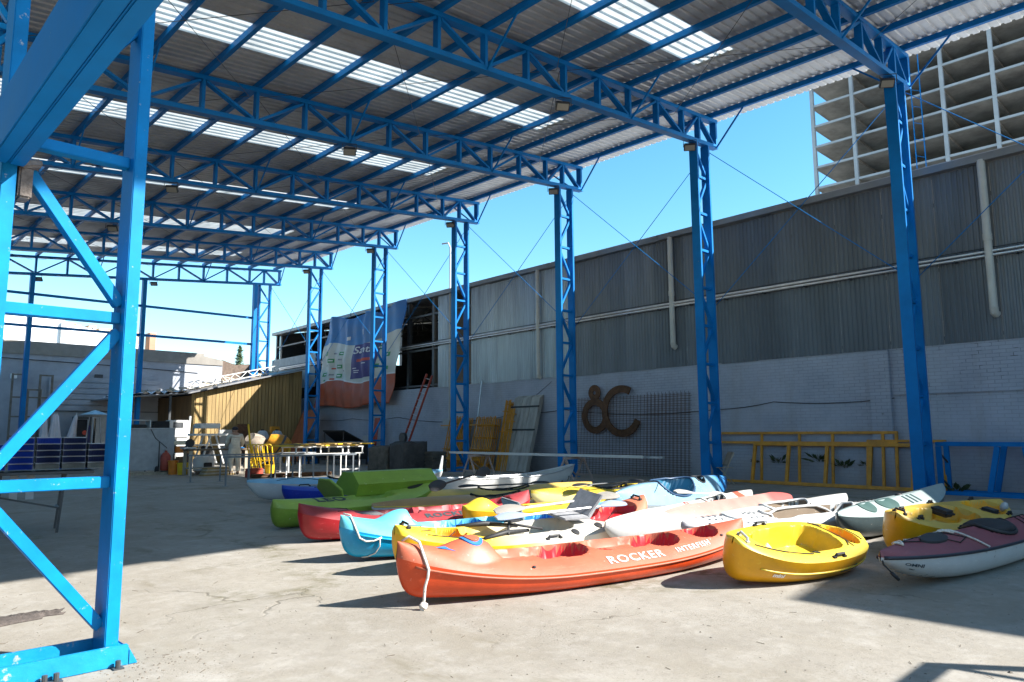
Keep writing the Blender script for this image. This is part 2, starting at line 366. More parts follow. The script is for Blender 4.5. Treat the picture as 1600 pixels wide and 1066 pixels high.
# floodlights under the trusses
def make_flood(label, loc, rz):
    t = thing('floodlight', label, 'floodlight', loc, rz, 'floodlights under the shed trusses')
    m = MB(); m.box(-.16, .16, -.045, .045, -.24, -.03); o = m.build('lamp_body', STEEL, t, bevel=.012); o.rotation_euler = (R(48), 0, 0); o.location = (0, .02, -.07)
    m = MB(); m.box(-.135, .135, -.052, -.0465, -.215, -.055); g_ = m.build('lamp_glass', LAMP, o, fix=False)
    m = MB(); m.tube([(-.18,.02,-.2),(-.18,.02,0),(.18,.02,0),(.18,.02,-.2)], .012, 5); m.build('bracket', STEEL, t, fix=False)
    return t
fl0 = make_flood('square floodlight under the right end of the nearest blue truss, beside the column head', (17.25, YS[1]-.2, zb(17.25)-.002), R(-52))
for q, y in zip(('second','third','fourth','fifth','sixth'), YS[2:-1]): copy_tree(fl0, loc=(17.25, y-.2, zb(17.25)-.002), rz=R(-52), label='square floodlight under the right end of the %s blue truss from the front' % q)
for k, (x, y) in enumerate(((11.9, YS[2]), (9.5, YS[3]), (7.0, YS[4]), (7.0, YS[5]), (12., YS[7]), (7.1, YS[7]))):
    copy_tree(fl0, loc=(x, y-.2, zb(x)-.002), rz=R(-35), label='square floodlight hanging under the middle of the %s blue roof truss, %s' % ((('second','away from the column'),('third','away from the column'),('fourth','away from the column'),('fifth','away from the column'),('farthest','right one of two'),('farthest','left one of two'))[k]))
m = MB(); m.box(-3.2, -2.8, -16, 41.9, 0, 5.5); m.box(-3.3, -2.7, -16, 41.9, 5.502, 5.62); tag(m.build('bounce_blocker', mat('blocker_dark', (.13,.10,.085), .9, 0, .2, 3), fix=False), 'unseen dark wall added along the left of the yard to cut bounce light', 'wall')  # unseen wall, added to block bounce and sky light from the left
# dark grey annex beside the yard entrance (behind the photographer)
m = MB(); m.prism([(12.35,-24,0),(18.2,-24,0),(18.2,-24,8.81),(12.35,-24,8.0)], (0,18.38,0)); an = m.build('annex_building', mat('annex_render', (.5,.48,.45), .9, 0, .12, .8), fix=True)
tag(an, 'plain rendered annex building standing beside the yard entrance', 'building')
fr = thing('gate_frame', 'low blue tubular gate frame standing by the yard entrance', 'frame', (7.04, -1.16, 0))
for x in (0, -2.6): m = MB(); m.box(x-.04,x+.04,-.04,.04,0,2.46); m.build('post', BLUE, fr)
m = MB(); m.bar((.04,0,2.5),(-2.64,0,2.5),.08); m.build('top_rail', BLUE, fr); m = MB(); m.bar((-.06,0,2.4),(-.5,0,1.7),.05); m.build('brace', BLUE, fr)
# ================================================================ WAREHOUSE ON THE RIGHT
WA = math.atan(.051); W0 = Vector((19.228-6*.051, 0, 0))
wh = thing('warehouse', 'long warehouse with pale brick base and grey corrugated upper wall beside the shed', 'warehouse', W0, -WA)
# local: y along the wall (towards the far end), x away from the yard
def brick_mat():
    m = bpy.data.materials.new('painted_brick'); m.use_nodes = True; t = m.node_tree; n = t.nodes; L = t.links; b = n['Principled BSDF']; b.inputs['Roughness'].default_value = .85
    tc = n.new('ShaderNodeTexCoord'); sx = n.new('ShaderNodeSeparateXYZ'); L.new(tc.outputs['Object'], sx.inputs[0]); cb = n.new('ShaderNodeCombineXYZ'); L.new(sx.outputs[1], cb.inputs[0]); L.new(sx.outputs[2], cb.inputs[1])
    br = n.new('ShaderNodeTexBrick'); br.inputs['Scale'].default_value = 1; br.inputs['Brick Width'].default_value = .27; br.inputs['Row Height'].default_value = .085; br.inputs['Mortar Size'].default_value = .008; br.inputs['Mortar Smooth'].default_value = .4
    br.inputs['Color1'].default_value = (1,1,1,1); br.inputs['Color2'].default_value = (.82,.82,.82,1); br.inputs['Mortar'].default_value = (.35,.35,.35,1); L.new(cb.outputs[0], br.inputs['Vector'])
    def nz(sc, d=6, st=None):
        x = n.new('ShaderNodeTexNoise'); x.inputs['Scale'].default_value = sc; x.inputs['Detail'].default_value = d; x.inputs['Roughness'].default_value = .65
        mp = n.new('ShaderNodeMapping'); mp.inputs['Scale'].default_value = st or (1,1,1); L.new(tc.outputs['Object'], mp.inputs[0]); L.new(mp.outputs[0], x.inputs[0]); return x.outputs[0]
    def rg(s, a, c, lo=0, hi=1):
        x = n.new('ShaderNodeMapRange'); x.inputs[1].default_value = a; x.inputs[2].default_value = c; x.inputs[3].default_value = lo; x.inputs[4].default_value = hi; L.new(s, x.inputs[0]); return x.outputs[0]
    def mx(f, a, c, mode='MIX'):
        x = n.new('ShaderNodeMix'); x.data_type = 'RGBA'; x.blend_type = mode
        for i_, s in ((0, f), (6, a), (7, c)):
            if isinstance(s, (int, float)): x.inputs[i_].default_value = s
            elif isinstance(s, tuple): x.inputs[i_].default_value = s+(1,)
            else: L.new(s, x.inputs[i_])
        return x.outputs[2]
    c = mx(rg(nz(.8), .3, .7), (.33,.36,.43), (.45,.48,.555))
    c = mx(rg(nz(.55, 4), .35, .65, .08, .5), c, br.outputs[0], 'MULTIPLY')
    c = mx(rg(nz(1.1, 8, (1,1,.25)), .56, .72, 0, .45), c, (.28,.27,.26))     # runs
    # open joints where the paint has gone, in patches
    cav = n.new('ShaderNodeMath'); cav.operation = 'MULTIPLY'; L.new(rg(br.outputs['Fac'], .3, .8), cav.inputs[0]); L.new(rg(nz(2.6, 3), .56, .62), cav.inputs[1])
    rg_y = rg(sx.outputs[1], 3.2, 6.6, 1, .12); rg_z = rg(sx.outputs[2], 2.3, 2.45); c2 = n.new('ShaderNodeMath'); c2.operation = 'MULTIPLY'; L.new(rg_y, c2.inputs[0]); L.new(rg_z, c2.inputs[1])
    c3 = n.new('ShaderNodeMath'); c3.operation = 'MULTIPLY'; L.new(cav.outputs[0], c3.inputs[0]); L.new(c2.outputs[0], c3.inputs[1])
    c = mx(c3.outputs[0], c, (.06,.055,.05)); c = mx(rg(sx.outputs[2], 0, .9, .55, 0), c, (.26,.24,.22))
    c = mx(rg(nz(5, 6), .68, .74, 0, .7), c, (.16,.15,.14))
    L.new(c, b.inputs['Base Color'])
    bp = n.new('ShaderNodeBump'); bp.inputs['Strength'].default_value = .55; bp.inputs['Distance'].default_value = .012; sub = n.new('ShaderNodeMath'); sub.operation = 'SUBTRACT'
    ivt = rg(br.outputs['Fac'], 0, 1, 1, 0); L.new(ivt, sub.inputs[0]); L.new(c3.outputs[0], sub.inputs[1]); L.new(sub.outputs[0], bp.inputs['Height']); L.new(bp.outputs[0], b.inputs['Normal'])
    return m
BRICK = brick_mat()
m = MB(); m.box(0, .3, -7, 43, 0, 3.47); m.build('masonry_wall', BRICK, wh)
m = MB(); m.box(-.12, -.002, 6.25, 6.75, 0, 3.40); m.build('wall_pier', BRICK, wh, bevel=.01)
m = MB(); m.box(-.05, -.002, -7, 6.2, 2.28, 2.36); m.build('wall_ledge', BRICK, wh, bevel=.01)
def clad_mesh(wd, z0, z1, mt):
    m = MB(); p = []; y = 0; k = 0
    while y < wd-.001: p += [(y, 0), (y+.045, 0), (y+.06, -.022), (y+.105, -.022)]; y += .12
    p.append((wd, 0)); n_ = len(p)
    m.add([(x, y, z0) for y, x in p]+[(x, y, z1) for y, x in p], [(i, i+1, n_+i+1, n_+i) for i in range(n_-1)])
    return m.mesh('cladding_sheet', mt, fix=False)
cms = [clad_mesh(1.168, 3.44, 7.55, q) for q in CLADS]; cb_ = clad_mesh(1.188, 3.44, 7.55, CLADN); cp = clad_mesh(1.188, 4.1, 6.05, GREYP)
y = -7.0
while y < 42.6:
    if 25.9 < y+.6 < 36.9 or 22.9 < y+.3 < 23.4: pass
    elif y >= 36.9: link('cladding_sheet', cp, wh, (rnd.uniform(-.02, .0), y, 0))
    else: link('cladding_sheet', cb_ if 16.4 < y < 26 else rnd.choice(cms), wh, (rnd.uniform(-.022, -.004), y, rnd.uniform(-.02, .02)))
    y += 1.2
for yy in (-1, 4.1, 9.2, 14.4, 19.6, 23.35, 25.85, 27.9, 32, 36.9, 42.9):
    m = MB(); m.box(.02, .2, yy-.08, yy+.08, 3.47, 7.6); m.build('wall_stanchion', STEEL, wh, fix=False)
m = MB()
for z in (3.55, 5.2, 6.8): m.box(.03, .12, -7, 43, z, z+.08)
m.build('wall_rail', STEEL, wh, fix=False)
# eave flashing in lengths
y = -7.0; k = 0
while y < 43:
    m = MB(); m.box(-.22, .3, y, min(y+5.1, 43.3), 7.56, 7.73); o = m.build('eave_flashing', mat('dull_flashing', (.22,.23,.235), .5, .3, .12, 1), wh, fix=False); o.location.z = .02*(k % 2); y += 5.0; k += 1
m = MB(); m.prism([(-.1,-7.2,7.74),(14,-7.2,9.9),(14,-7.2,9.95),(-.1,-7.2,7.79)], (0,50.6,0)); m.build('roof', GALV, wh)
m = MB(); m.prism([(14.01,-7.2,9.9),(28,-7.2,7.7),(28,-7.2,7.75),(14.01,-7.2,9.95)], (0,50.6,0)); m.build('roof', GALV, wh)
m = MB(); m.box(27.7, 28, -7, 43, 0, 7.6); m.build('rear_wall', CONC, wh, fix=False)
for yy in (30.2, 35, 39.5):
    m = MB(); xs = [.3+1.35*i for i in range(11)]
    zu = lambda x: 7.6+.152*x; zl = lambda x: 6.7+.152*x
    m.bar((.3,yy,zl(.3)),(13.8,yy,zl(13.8)),.08); m.bar((.3,yy,zu(.3)),(13.8,yy,zu(13.8)),.08)
    for i in range(10): m.bar((xs[i],yy,zl(xs[i]) if i%2 else zu(xs[i])),(xs[i+1],yy,zu(xs[i+1]) if i%2 else zl(xs[i+1])),.05); m.bar((xs[i],yy,zl(xs[i])),(xs[i],yy,zu(xs[i])),.04)
    m.build('roof_truss', STEEL, wh, fix=False)
m = MB(); m.prism([(.3,42.7,0),(13.9,42.7,0),(13.9,42.7,9.85),(9.2,42.7,9.1),(9.2,42.7,6.2),(7.6,42.7,6.2),(7.6,42.7,8.85),(.3,42.7,7.7)], (0,.3,0)); m.build('end_wall', STEEL, wh); m = MB(); m.box(13.7, 13.95, 25, 42.69, 0, 9.8); m.build('inner_wall', STEEL, wh, fix=False)
m = MB(); m.box(.3, 13.8, 25.3, 25.4, 0, 7.4); m.build('partition_wall', STEEL, wh, fix=False)
# PVC downpipes
def pipe(y, z0, z1, r=.085):
    m = MB(); m.tube([(-.16, y, z0), (-.16, y, z1)], r, 12); m.tube([(-.16, y, z0+.01), (-.14, y, z0-.10), (-.06, y-.02, z0-.14)], r*1.06, 12); m.lathe([(r*1.15, z1-1.9), (r*1.15, z1-1.75)], 12, (-.16, y, 0)); m.build('downpipe', PVC, wh, smooth=40)
pipe(3.9, 4.15, 7.6); pipe(12.6, 4.2, 7.6); pipe(18.75, 3.6, 7.6, .075)
m = MB(); m.tube([(-.12,24.4,2.0),(-.12,24.4,9.6),(-.12,24.55,9.85),(-.12,25.0,9.9)], .035, 8); m.build('mast_conduit', PVC, wh, smooth=40)
m = MB(); m.box(-.16,-.003,23.95,24.85,1.6,2.05); m.build('meter_box', GREYP, wh, bevel=.01)
# twin conduit run along the cladding
for z, r, mt in ((5.36, .035, SILV), (5.45, .035, SILV), (5.53, .012, BLACK)):
    MB().tube([(-.15, -7, z), (-.15, 42, z)], r, 6).build('conduit', mt, wh, smooth=True)
for k in range(40):
    m = MB(); m.box(-.2, -.02, -6.4+1.22*k, -6.37+1.22*k, 5.30, 5.335); m.build('conduit_bracket', STEEL, wh, fix=False)
# sagging cables on the masonry
def cable(pts, r=.011, nm='wall_cable'):
    P = []
    for a, b in zip(pts[:-1], pts[1:]):
        for k in range(8):
            t = k/8; P.append((-.03, lerp(a[0], b[0], t), lerp(a[1], b[1], t)-.10*abs(b[0]-a[0])/4*4*t*(1-t)))
    P.append((-.03,)+tuple(pts[-1])); MB().tube(P, r, 5).build(nm, BLACK, wh, fix=False)
cable([(37.4,2.26),(33,2.2),(28.7,2.19),(22,1.98)]); cable([(22,1.98),(20.2,2.2),(17.6,2.25),(11.2,2.08),(9.4,2.24),(6.2,2.22)]); cable([(20.6,2.1),(18.2,3.3)], .008); cable([(3.5,2.21),(-6,2.2)])
# ================================================================ BANNER on the open bays
ban = thing('banner', 'large sagging blue white and red advertising tarpaulin hung over the warehouse openings', 'banner', W0, -WA)
def bpt(u, v):      # u 0..1 from far to near, v 0..1 from bottom to top
    yb = lerp(36.7, 28.75, u); yt = lerp(34.9, 28.15, u); y_ = lerp(yb, yt, v**1.2) - .75*math.sin(v*2.2)*max(0, u-.75)*4*.9
    z_ = lerp(lerp(2.85, 2.8, u), lerp(7.62, 7.62, u), v) + .12*math.sin(u*14)*(v**3) - .18*math.sin(math.pi*u)*(v**2) + .10*math.sin(u*9)*(1-v)**3
    x_ = -.42+.10*math.sin(u*23+v*3)*(.3+v*.7)+.05*math.sin(u*51+v*7)+.05*math.sin(v*17+u*5)
    return Vector((x_, y_, z_))
def ban_mat():
    m = bpy.data.materials.new('printed_tarpaulin'); m.use_nodes = True; t = m.node_tree; n = t.nodes; L = t.links; b = n['Principled BSDF']; b.inputs['Roughness'].default_value = .6
    uv = n.new('ShaderNodeUVMap'); sx = n.new('ShaderNodeSeparateXYZ'); L.new(uv.outputs[0], sx.inputs[0])
    def sine(ph, fr, am):
        a = n.new('ShaderNodeMath'); a.operation = 'MULTIPLY_ADD'; L.new(sx.outputs[0], a.inputs[0]); a.inputs[1].default_value = fr; a.inputs[2].default_value = ph
        s = n.new('ShaderNodeMath'); s.operation = 'SINE'; L.new(a.outputs[0], s.inputs[0]); k_ = n.new('ShaderNodeMath'); k_.operation = 'MULTIPLY_ADD'; L.new(s.outputs[0], k_.inputs[0]); k_.inputs[1].default_value = am; L.new(sx.outputs[1], k_.inputs[2]); return k_.outputs[0]
    def step(s, th):
        a = n.new('ShaderNodeMath'); a.operation = 'GREATER_THAN'; L.new(s, a.inputs[0]); a.inputs[1].default_value = th; return a.outputs[0]
    def mx(f, a, c):
        x = n.new('ShaderNodeMix'); x.data_type = 'RGBA'; L.new(f, x.inputs[0])
        for i_, s in ((6, a), (7, c)):
            if isinstance(s, tuple): x.inputs[i_].default_value = s+(1,)
            else: L.new(s, x.inputs[i_])
        return x.outputs[2]
    lo = sine(2.2, 9, .025); hi = sine(3.4, 8, .03)
    c = mx(step(lo, .27), (.42,.085,.035), (.72,.72,.72)); c = mx(step(lo, .285), c, (.58,.60,.56)); c = mx(step(hi, .69), c, (.045,.21,.50))
    nz = n.new('ShaderNodeTexNoise'); nz.inputs['Scale'].default_value = 9; nz.inputs['Detail'].default_value = 6; L.new(uv.outputs[0], nz.inputs[0])
    mr = n.new('ShaderNodeMapRange'); mr.inputs[1].default_value = .35; mr.inputs[2].default_value = .75; mr.inputs[3].default_value = 0; mr.inputs[4].default_value = .3; L.new(nz.outputs[0], mr.inputs[0])
    c = mx(mr.outputs[0], c, (.2,.2,.2)); L.new(c, b.inputs['Base Color']); return m
N1, N2 = 90, 60; bme = bpy.data.meshes.new('tarpaulin'); vs = [bpt(i/N1, j/N2) for j in range(N2+1) for i in range(N1+1)]
bme.from_pydata(vs, [], [(j*(N1+1)+i, j*(N1+1)+i+1, (j+1)*(N1+1)+i+1, (j+1)*(N1+1)+i) for j in range(N2) for i in range(N1)])
uvl = bme.uv_layers.new(name='UVMap')
for lp in bme.loops: uvl.data[lp.index].uv = ((lp.vertex_index % (N1+1))/N1, (lp.vertex_index//(N1+1))/N2)
bme.materials.append(ban_mat()); bme.polygons.foreach_set('use_smooth', [True]*len(bme.polygons)); tarp = link('tarpaulin', bme, ban)
so_ = tarp.modifiers.new('thick', 'SOLIDIFY'); so_.thickness = .006; so_.offset = 1
def bfn(u0, v0, du, dv, off): return lambda x, y: bpt(u0+x*du, v0+y*dv)+Vector((-off, 0, 0))
def patch(nm, u0, u1, v0, v1, mt, off=.02, n1=14, n2=10):
    m = MB(); vs = [bpt(lerp(u0, u1, i/n1)+.0*j, lerp(v0, v1, j/n2))+Vector((-off, 0, 0)) for j in range(n2+1) for i in range(n1+1)]
    m.add(vs, [(j*(n1+1)+i, j*(n1+1)+i+1, (j+1)*(n1+1)+i+1, (j+1)*(n1+1)+i) for j in range(n2) for i in range(n1)]); return m.build(nm, mt, ban, fix=False, smooth=True)
PURP = mat('purple_print', (.055,.05,.20), .6, 0, .1, 3); GREENP = mat('green_print', (.04,.28,.09), .6, 0, .2, 4); PRW = mat('white_print', (.68,.68,.70), .6, 0, .06, 4); REDPR = mat('red_print', (.5,.06,.03), .6, 0, .2, 4); GRPR = mat('grey_print', (.25,.25,.28), .6, 0, .2, 4)
patch('purple_panel', .47, .79, .30, .665, PURP, n1=24, n2=16)
patch('purple_stripe', .54, .74, .475, .505, REDPR, .03)
print_on('lettering', 'Santa', 1.35, bfn(.49, .565, .088, .08, .07), PRW, ban, bold=.015)
for (u, v, q) in ((.52,.41,.05),(.54,.385,.06),(.54,.365,.05),(.65,.45,.06)): patch('print_line', u-q/2, u+q/2, v-.004, v+.004, PRW, .03, 5, 2)
for (u, v, s, k) in ((.10,.60,1,0),(.30,.60,.9,1),(.17,.52,1,0),(.29,.45,1,0),(.10,.37,1,0),(.30,.345,1,0),(.80,.60,1,0),(.88,.50,1,0),(.78,.40,1,0),(.90,.36,.8,0)):
    p_ = patch('green_logo', u-.035*s, u+.035*s, v-.022*s, v+.022*s, GREENP, .02, 5, 3); patch('logo_mark', u-.02*s, u+.02*s, v-.006*s, v+.008*s, PRW, .03, 3, 2)
for (u, v, mt) in ((.21,.60,GRPR),(.11,.47,GRPR),(.21,.43,REDPR),(.29,.53,GRPR),(.20,.36,GRPR),(.12,.30,GREENP),(.22,.31,REDPR),(.83,.46,GRPR),(.36,.40,GRPR)):
    patch('small_logo', u-.022, u+.022, v-.008, v+.008, mt, .02, 3, 2)
patch('round_emblem', .56, .605, .76, .81, PRW, .025, 4, 4); patch('round_emblem', .36, .40, .74, .78, PRW, .025, 4, 4)
m = MB()
for k in range(9): m.tube([bpt(k/8, 1)+Vector((0,0,.0)), bpt(k/8, 1)+Vector((.3, .1, 7.62-bpt(k/8, 1).z if bpt(k/8,1).z < 7.6 else .05))], .008, 4)
m.build('tie_cord', CORD, ban, fix=False)
# ================================================================ BACK WALL AND BUILDINGS BEHIND
bw = thing('yard_wall', 'high pale painted wall with grey concrete capping closing the far end of the yard', 'wall', (0, 42, 0))
PALE = mat('pale_blue_render', (.36,.385,.43), .85, 0, .14, .7, bump=.2, wear=(.3,.29,.28), wear_amt=.1, wear_scale=2.5)
m = MB(); m.box(-8, 17.4, 0, .3, 0, 5.4); m.build('rendered_wall', PALE, bw, fix=False)
m = MB(); m.prism([(-8,-.06,5.402),(17.4,-.06,5.402),(17.4,-.06,5.70),(16.3,-.06,5.9),(16.3,-.06,6.04),(-8,-.06,6.07)], (0,.42,0)); m.build('capping', mat('capping_concrete', (.27,.25,.22), .9, 0, .14, 1.2), bw, fix=False)
m = MB(); m.prism([(17.402,0,0),(21,0,0),(21,0,5.2),(19.4,0,5.35),(19.0,0,5.6),(18.2,0,5.5),(17.402,0,5.75)], (0,.3,0)); m.build('brick_end', mat('old_brick', (.15,.11,.085), .9, 0, .25, 6, bump=.4), bw, fix=False)
m = MB(); m.tube([(-8,-.03,5.3),(4,-.03,5.22),(12,-.03,5.05),(16,-.03,4.9)], .02, 5); m.build('wall_cable', BLACK, bw, fix=False)
m = MB(); m.tube([(12.1,-.04,5.3),(12.4,-.04,4.2),(12.7,-.04,3.4)], .03, 5); m.build('drain_pipe', STEEL, bw, fix=False)
m = MB(); m.box(7.05, 7.3, -.5, -.3, 4.15, 4.4); m.build('wall_lamp', mat('lit_lamp_face', (.9,.9,.88), .4), bw, bevel=.02)
m = MB(); m.box(10.75, 11.1, -.2, -.005, 4.38, 4.55); m.build('junction_box', STEEL, bw, fix=False)
dr = thing('roller_door', 'wide grey roller door with horizontal slats in the far wall', 'door', (0, 41.9, 0))
m = MB(); m.box(8.6, 14.0, -.04, 0, 0, 2.62); m.build('door_panel', PALE, dr, fix=False)
for k in range(6):
    m = MB(); m.box(8.7, 13.9, -.09, -.045, 2.66+.29*k, 2.925+.29*k); m.build('slat', PALE, dr, bevel=.012)
m = MB(); m.box(8.5, 14.1, -.12, 0, 2.625, 2.655); m.build('lintel', STEEL, dr, fix=False)
wb_ = thing('white_building', 'bright white flat roofed building rising behind the far wall', 'building', (0, 70, 0))
WB = mat('white_render', (.82,.82,.82), .8, 0, .03, .5)
m = MB(); m.box(-15, 15.4, 0, 20, 0, 11.6); m.build('main_block', WB, wb_, fix=False)
m = MB(); m.prism([(15.402,.5,0),(21.6,.5,0),(21.6,.5,9.55),(17.6,.5,10.65),(15.402,.5,10.95)], (0,15,0)); m.build('low_wing', WB, wb_, fix=False)
m = MB(); m.box(15.1, 15.55, -.3, -.01, 0, 10.9); m.build('corner_pipe', GREYP, wb_, fix=False)
hl = MB(); N_ = 30
vs = []
for j in range(N_+1):
    for i in range(N_+1):
        x = lerp(-80, 170, i/N_); y = lerp(260, 520, j/N_); vs.append((x, y, max(-1, 42*sstep(250, 330, y)*sstep(118, 88, x)*sstep(-90, 0, x)-1+2*math.sin(x*.07))))
hl.add(vs, [(j*(N_+1)+i, j*(N_+1)+i+1, (j+1)*(N_+1)+i+1, (j+1)*(N_+1)+i) for j in range(N_) for i in range(N_)])
tag(hl.build('hill', mat('dry_hill', (.28,.24,.15), .95, 0, .25, .05), smooth=True, fix=False), kind='structure')
hcols = [mat('house_%s' % c_, v_, .85, 0, .1, .3) for c_, v_ in (('cream', (.55,.45,.33)), ('brick', (.40,.22,.14)), ('white', (.65,.6,.52)), ('tan', (.45,.36,.25)))]
for k in range(14):
    x = 66+k*2.2+rnd.uniform(-.6, .6); y = 296+rnd.uniform(-6, 14); z = 39.6+rnd.uniform(-1.0, .8)-k*.1; wd = rnd.uniform(2.2, 3.4); h_ = rnd.uniform(1.8, 3.2)
    t = thing('hill_house', 'tiny %s walled house among the crowded houses on the distant hilltop' % ('cream','brick red','white','tan')[k % 4], 'house', (x, y, z), 0, 'houses on the distant hilltop')
    m = MB(); m.box(-wd/2, wd/2, 0, 5, -6, h_); m.build('wall', hcols[k % 4], t, fix=False); m = MB(); m.box(-wd/2-.1, wd/2+.1, -.1, 5.1, h_+.002, h_+.22); m.build('roof', hcols[(k+1) % 4], t, fix=False)
    m = MB(); m.box(-.5, .3, -.05, -.005, h_-1.5, h_-.6); m.build('window', GLASSD, t, fix=False)
# trees behind the far wall
LEAF = mat('dark_leaves', (.05,.085,.03), .7, 0, .35, 3)
def tree(x, y, H, rad, label):
    t = thing('conifer_tree', label, 'tree', (x, y, 0)); m = MB(); m.tube([(0,0,0),(.1,0,H*.5),(0,.1,H*.97)], [.22,.14,.03], 7)
    for k in range(14):
        a = k*2.4; z = H*(.3+.045*k); l = rad*(1-k/16)*.8; m.tube([(0,0,z),(l*math.cos(a), l*math.sin(a), z+.2*l)], [.05,.01], 4)
    m.build('trunk', mat('bark', (.10,.07,.05), .9), t, fix=False)
    m = MB()
    for k in range(1500):
        h_ = rnd.random()**.8; a = rnd.uniform(0, 6.28); r_ = rad*(1-h_)**.7*math.sqrt(rnd.random())*(.75+.3*math.sin(a*3+h_*9)); c = Vector((r_*math.cos(a), r_*math.sin(a), H*(.25+.77*h_)))
        d = Vector((rnd.gauss(0,1), rnd.gauss(0,1), rnd.gauss(.3,.7))).normalized(); u = d.orthogonal().normalized(); s = rnd.uniform(.08,.2); m.add([c-u*s*.5, c+d*s*1.4, c+u*s*.5], [(0,1,2)])
    m.build('crown', LEAF, t, fix=False)
tree(26.3, 60, 8.7, 1.3, 'left dark conifer whose tip shows over the far wall'); tree(28.0, 60.5, 8.5, 1.2, 'right dark conifer whose tip shows over the far wall, by the shed post')
# unfinished concrete tower block far to the right
tb = thing('unfinished_tower', 'unfinished grey concrete tower block with bare slabs and columns, no walls', 'building', (95, 0, 0))
lv = [48.1-2.86*k for k in range(17)]
cy_ = [38.4-5.2*k for k in range(12)]
for k, z in enumerate(lv):
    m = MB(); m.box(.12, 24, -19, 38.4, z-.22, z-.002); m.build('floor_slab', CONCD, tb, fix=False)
    m = MB(); m.box(-.1, .118, -19.1, 38.5, z-.27, z+.02); m.box(.12, 24, 38.402, 38.55, z-.26, z); m.build('slab_edge', CONCW, tb, fix=False)
    for yb_ in cy_[1::1]:
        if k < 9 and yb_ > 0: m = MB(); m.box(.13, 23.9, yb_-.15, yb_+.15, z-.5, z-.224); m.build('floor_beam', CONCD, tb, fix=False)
for j, yy in enumerate(cy_):
    m = MB(); m.box(-.18, .30, yy-.21, yy+.21, 0, 48.1); m.build('column', CONCW, tb, fix=False)
    for xx in (8, 16, 23.4):
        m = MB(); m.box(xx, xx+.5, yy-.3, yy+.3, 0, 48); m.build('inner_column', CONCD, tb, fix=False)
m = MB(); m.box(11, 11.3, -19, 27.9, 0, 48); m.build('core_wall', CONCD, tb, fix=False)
for yy in (28.8, 27.6, 25.9, 24.9):
    m = MB(); m.tube([(-1.0, yy, 0), (-1.0, yy, 47)], .07, 4)
    m.build('hoist_rail', BLUE, tb, fix=False)
m = MB()
for k in range(30): m.bar((-1.0, 28.8 if k % 2 else 24.9, 15+1.05*k), (-1.0, 27.6 if k % 2 else 25.9, 15.5+1.05*k), .05)
m.build('hoist_lacing', BLUE, tb, fix=False)
# ================================================================ TIMBER HUT
ht = thing('timber_hut', 'lean-to hut clad in yellow vertical planks under a dark sheet roof', 'hut', (0, 37.2, 0))
rz_ = lambda x: 3.50+(x-13.95)*.25 if x > 13.6 else 3.42+(x-13.6)*.09
m = MB(); m.prism([(13.95,.06,0),(19.85,.06,0),(19.85,.06,rz_(19.85)-.05),(13.95,.06,rz_(13.95)-.05)], (0,.05,0)); m.build('backing_wall', BLACK, ht, fix=False)
x = 13.95
while x < 19.8:
    wd = rnd.uniform(.15, .19); m = MB(); m.prism([(x,0,.05),(x+wd,0,.05),(x+wd,0,rz_(x+wd)-.05),(x,0,rz_(x)-.05)], (0,.03+rnd.uniform(-.012,.012),0)); m.build('plank', PLANK, ht); x += wd+rnd.uniform(.014, .03)
m = MB(); m.box(13.99, 14.03, .12, 5.1, 0, 3.38); m.build('backing_wall', BLACK, ht, fix=False)
y = .02
while y < 5.0:
    wd = rnd.uniform(.15, .2); m = MB(); m.box(13.93, 13.965+rnd.uniform(-.01,.01), y, y+wd, .05, 3.38); m.build('plank', PLANK_SHADE, ht); y += wd+.02
RF = mat('hut_roof_sheet', (.23,.23,.235), .5, .3, .2, 2)
m = MB(); m.prism([(13.6,-.45,rz_(13.6)),(19.95,-.45,rz_(19.95)),(19.95,-.45,rz_(19.95)+.07),(13.6,-.45,rz_(13.6)+.07)], (0,5.5,0)); m.build('roof_sheet', RF, ht, fix=False)
m = MB(); m.prism([(10.6,-.2,rz_(10.6)),(13.598,-.2,rz_(13.59)),(13.598,-.2,rz_(13.59)+.06),(10.6,-.2,rz_(10.6)+.06)], (0,5.2,0)); m.build('roof_sheet', RF, ht, fix=False)
for xp in (11.0, 12.9):
    m = MB(); m.box(xp-.05, xp+.05, -.1, 0, 0, rz_(xp)); m.build('roof_post', STEEL, ht, fix=False)
ld = thing('roof_lattice', 'pale lattice girder lying on the hut roof', 'girder', (0, 37.6, 0))
m = MB()
a_, b_ = (13.9, 3.72), (18.6, 4.9)
for o in (0, .32): m.bar((a_[0],0,a_[1]+o),(b_[0],0,b_[1]+o-.05),.05)
for k in range(14): t_ = k/14; t2 = (k+1)/14; m.bar((lerp(a_[0],b_[0],t_),0,lerp(a_[1],b_[1],t_)+(.3 if k%2 else 0)),(lerp(a_[0],b_[0],t2),0,lerp(a_[1],b_[1],t2)+(0 if k%2 else .28)),.03)
m.build('girder', WHITE, ld, fix=False)
sc_ = MB()
for k in range(60):
    x = rnd.uniform(11, 18.5); sc_.bar((x, rnd.uniform(0,2), rz_(x)+.1), (x+rnd.uniform(-.9,.9), rnd.uniform(0,2), rz_(x)+rnd.uniform(.08,.35)), rnd.uniform(.03,.08))
o = sc_.build('scrap_timber', WOOD, fix=False); o.location = (0, 37.2, .04); tag(o, 'loose scrap battens strewn over the hut roof', 'scrap', kind='stuff')
m = MB(); m.add([(x, y, rz_(x)+.09+.12*abs(math.sin(x*5+y*3))+.05*math.sin(x*13+y*7)) for y in [36.8+.25*j for j in range(14)] for x in [10.7+.2*i for i in range(16)]], [(j*16+i, j*16+i+1, (j+1)*16+i+1, (j+1)*16+i) for j in range(13) for i in range(15)])
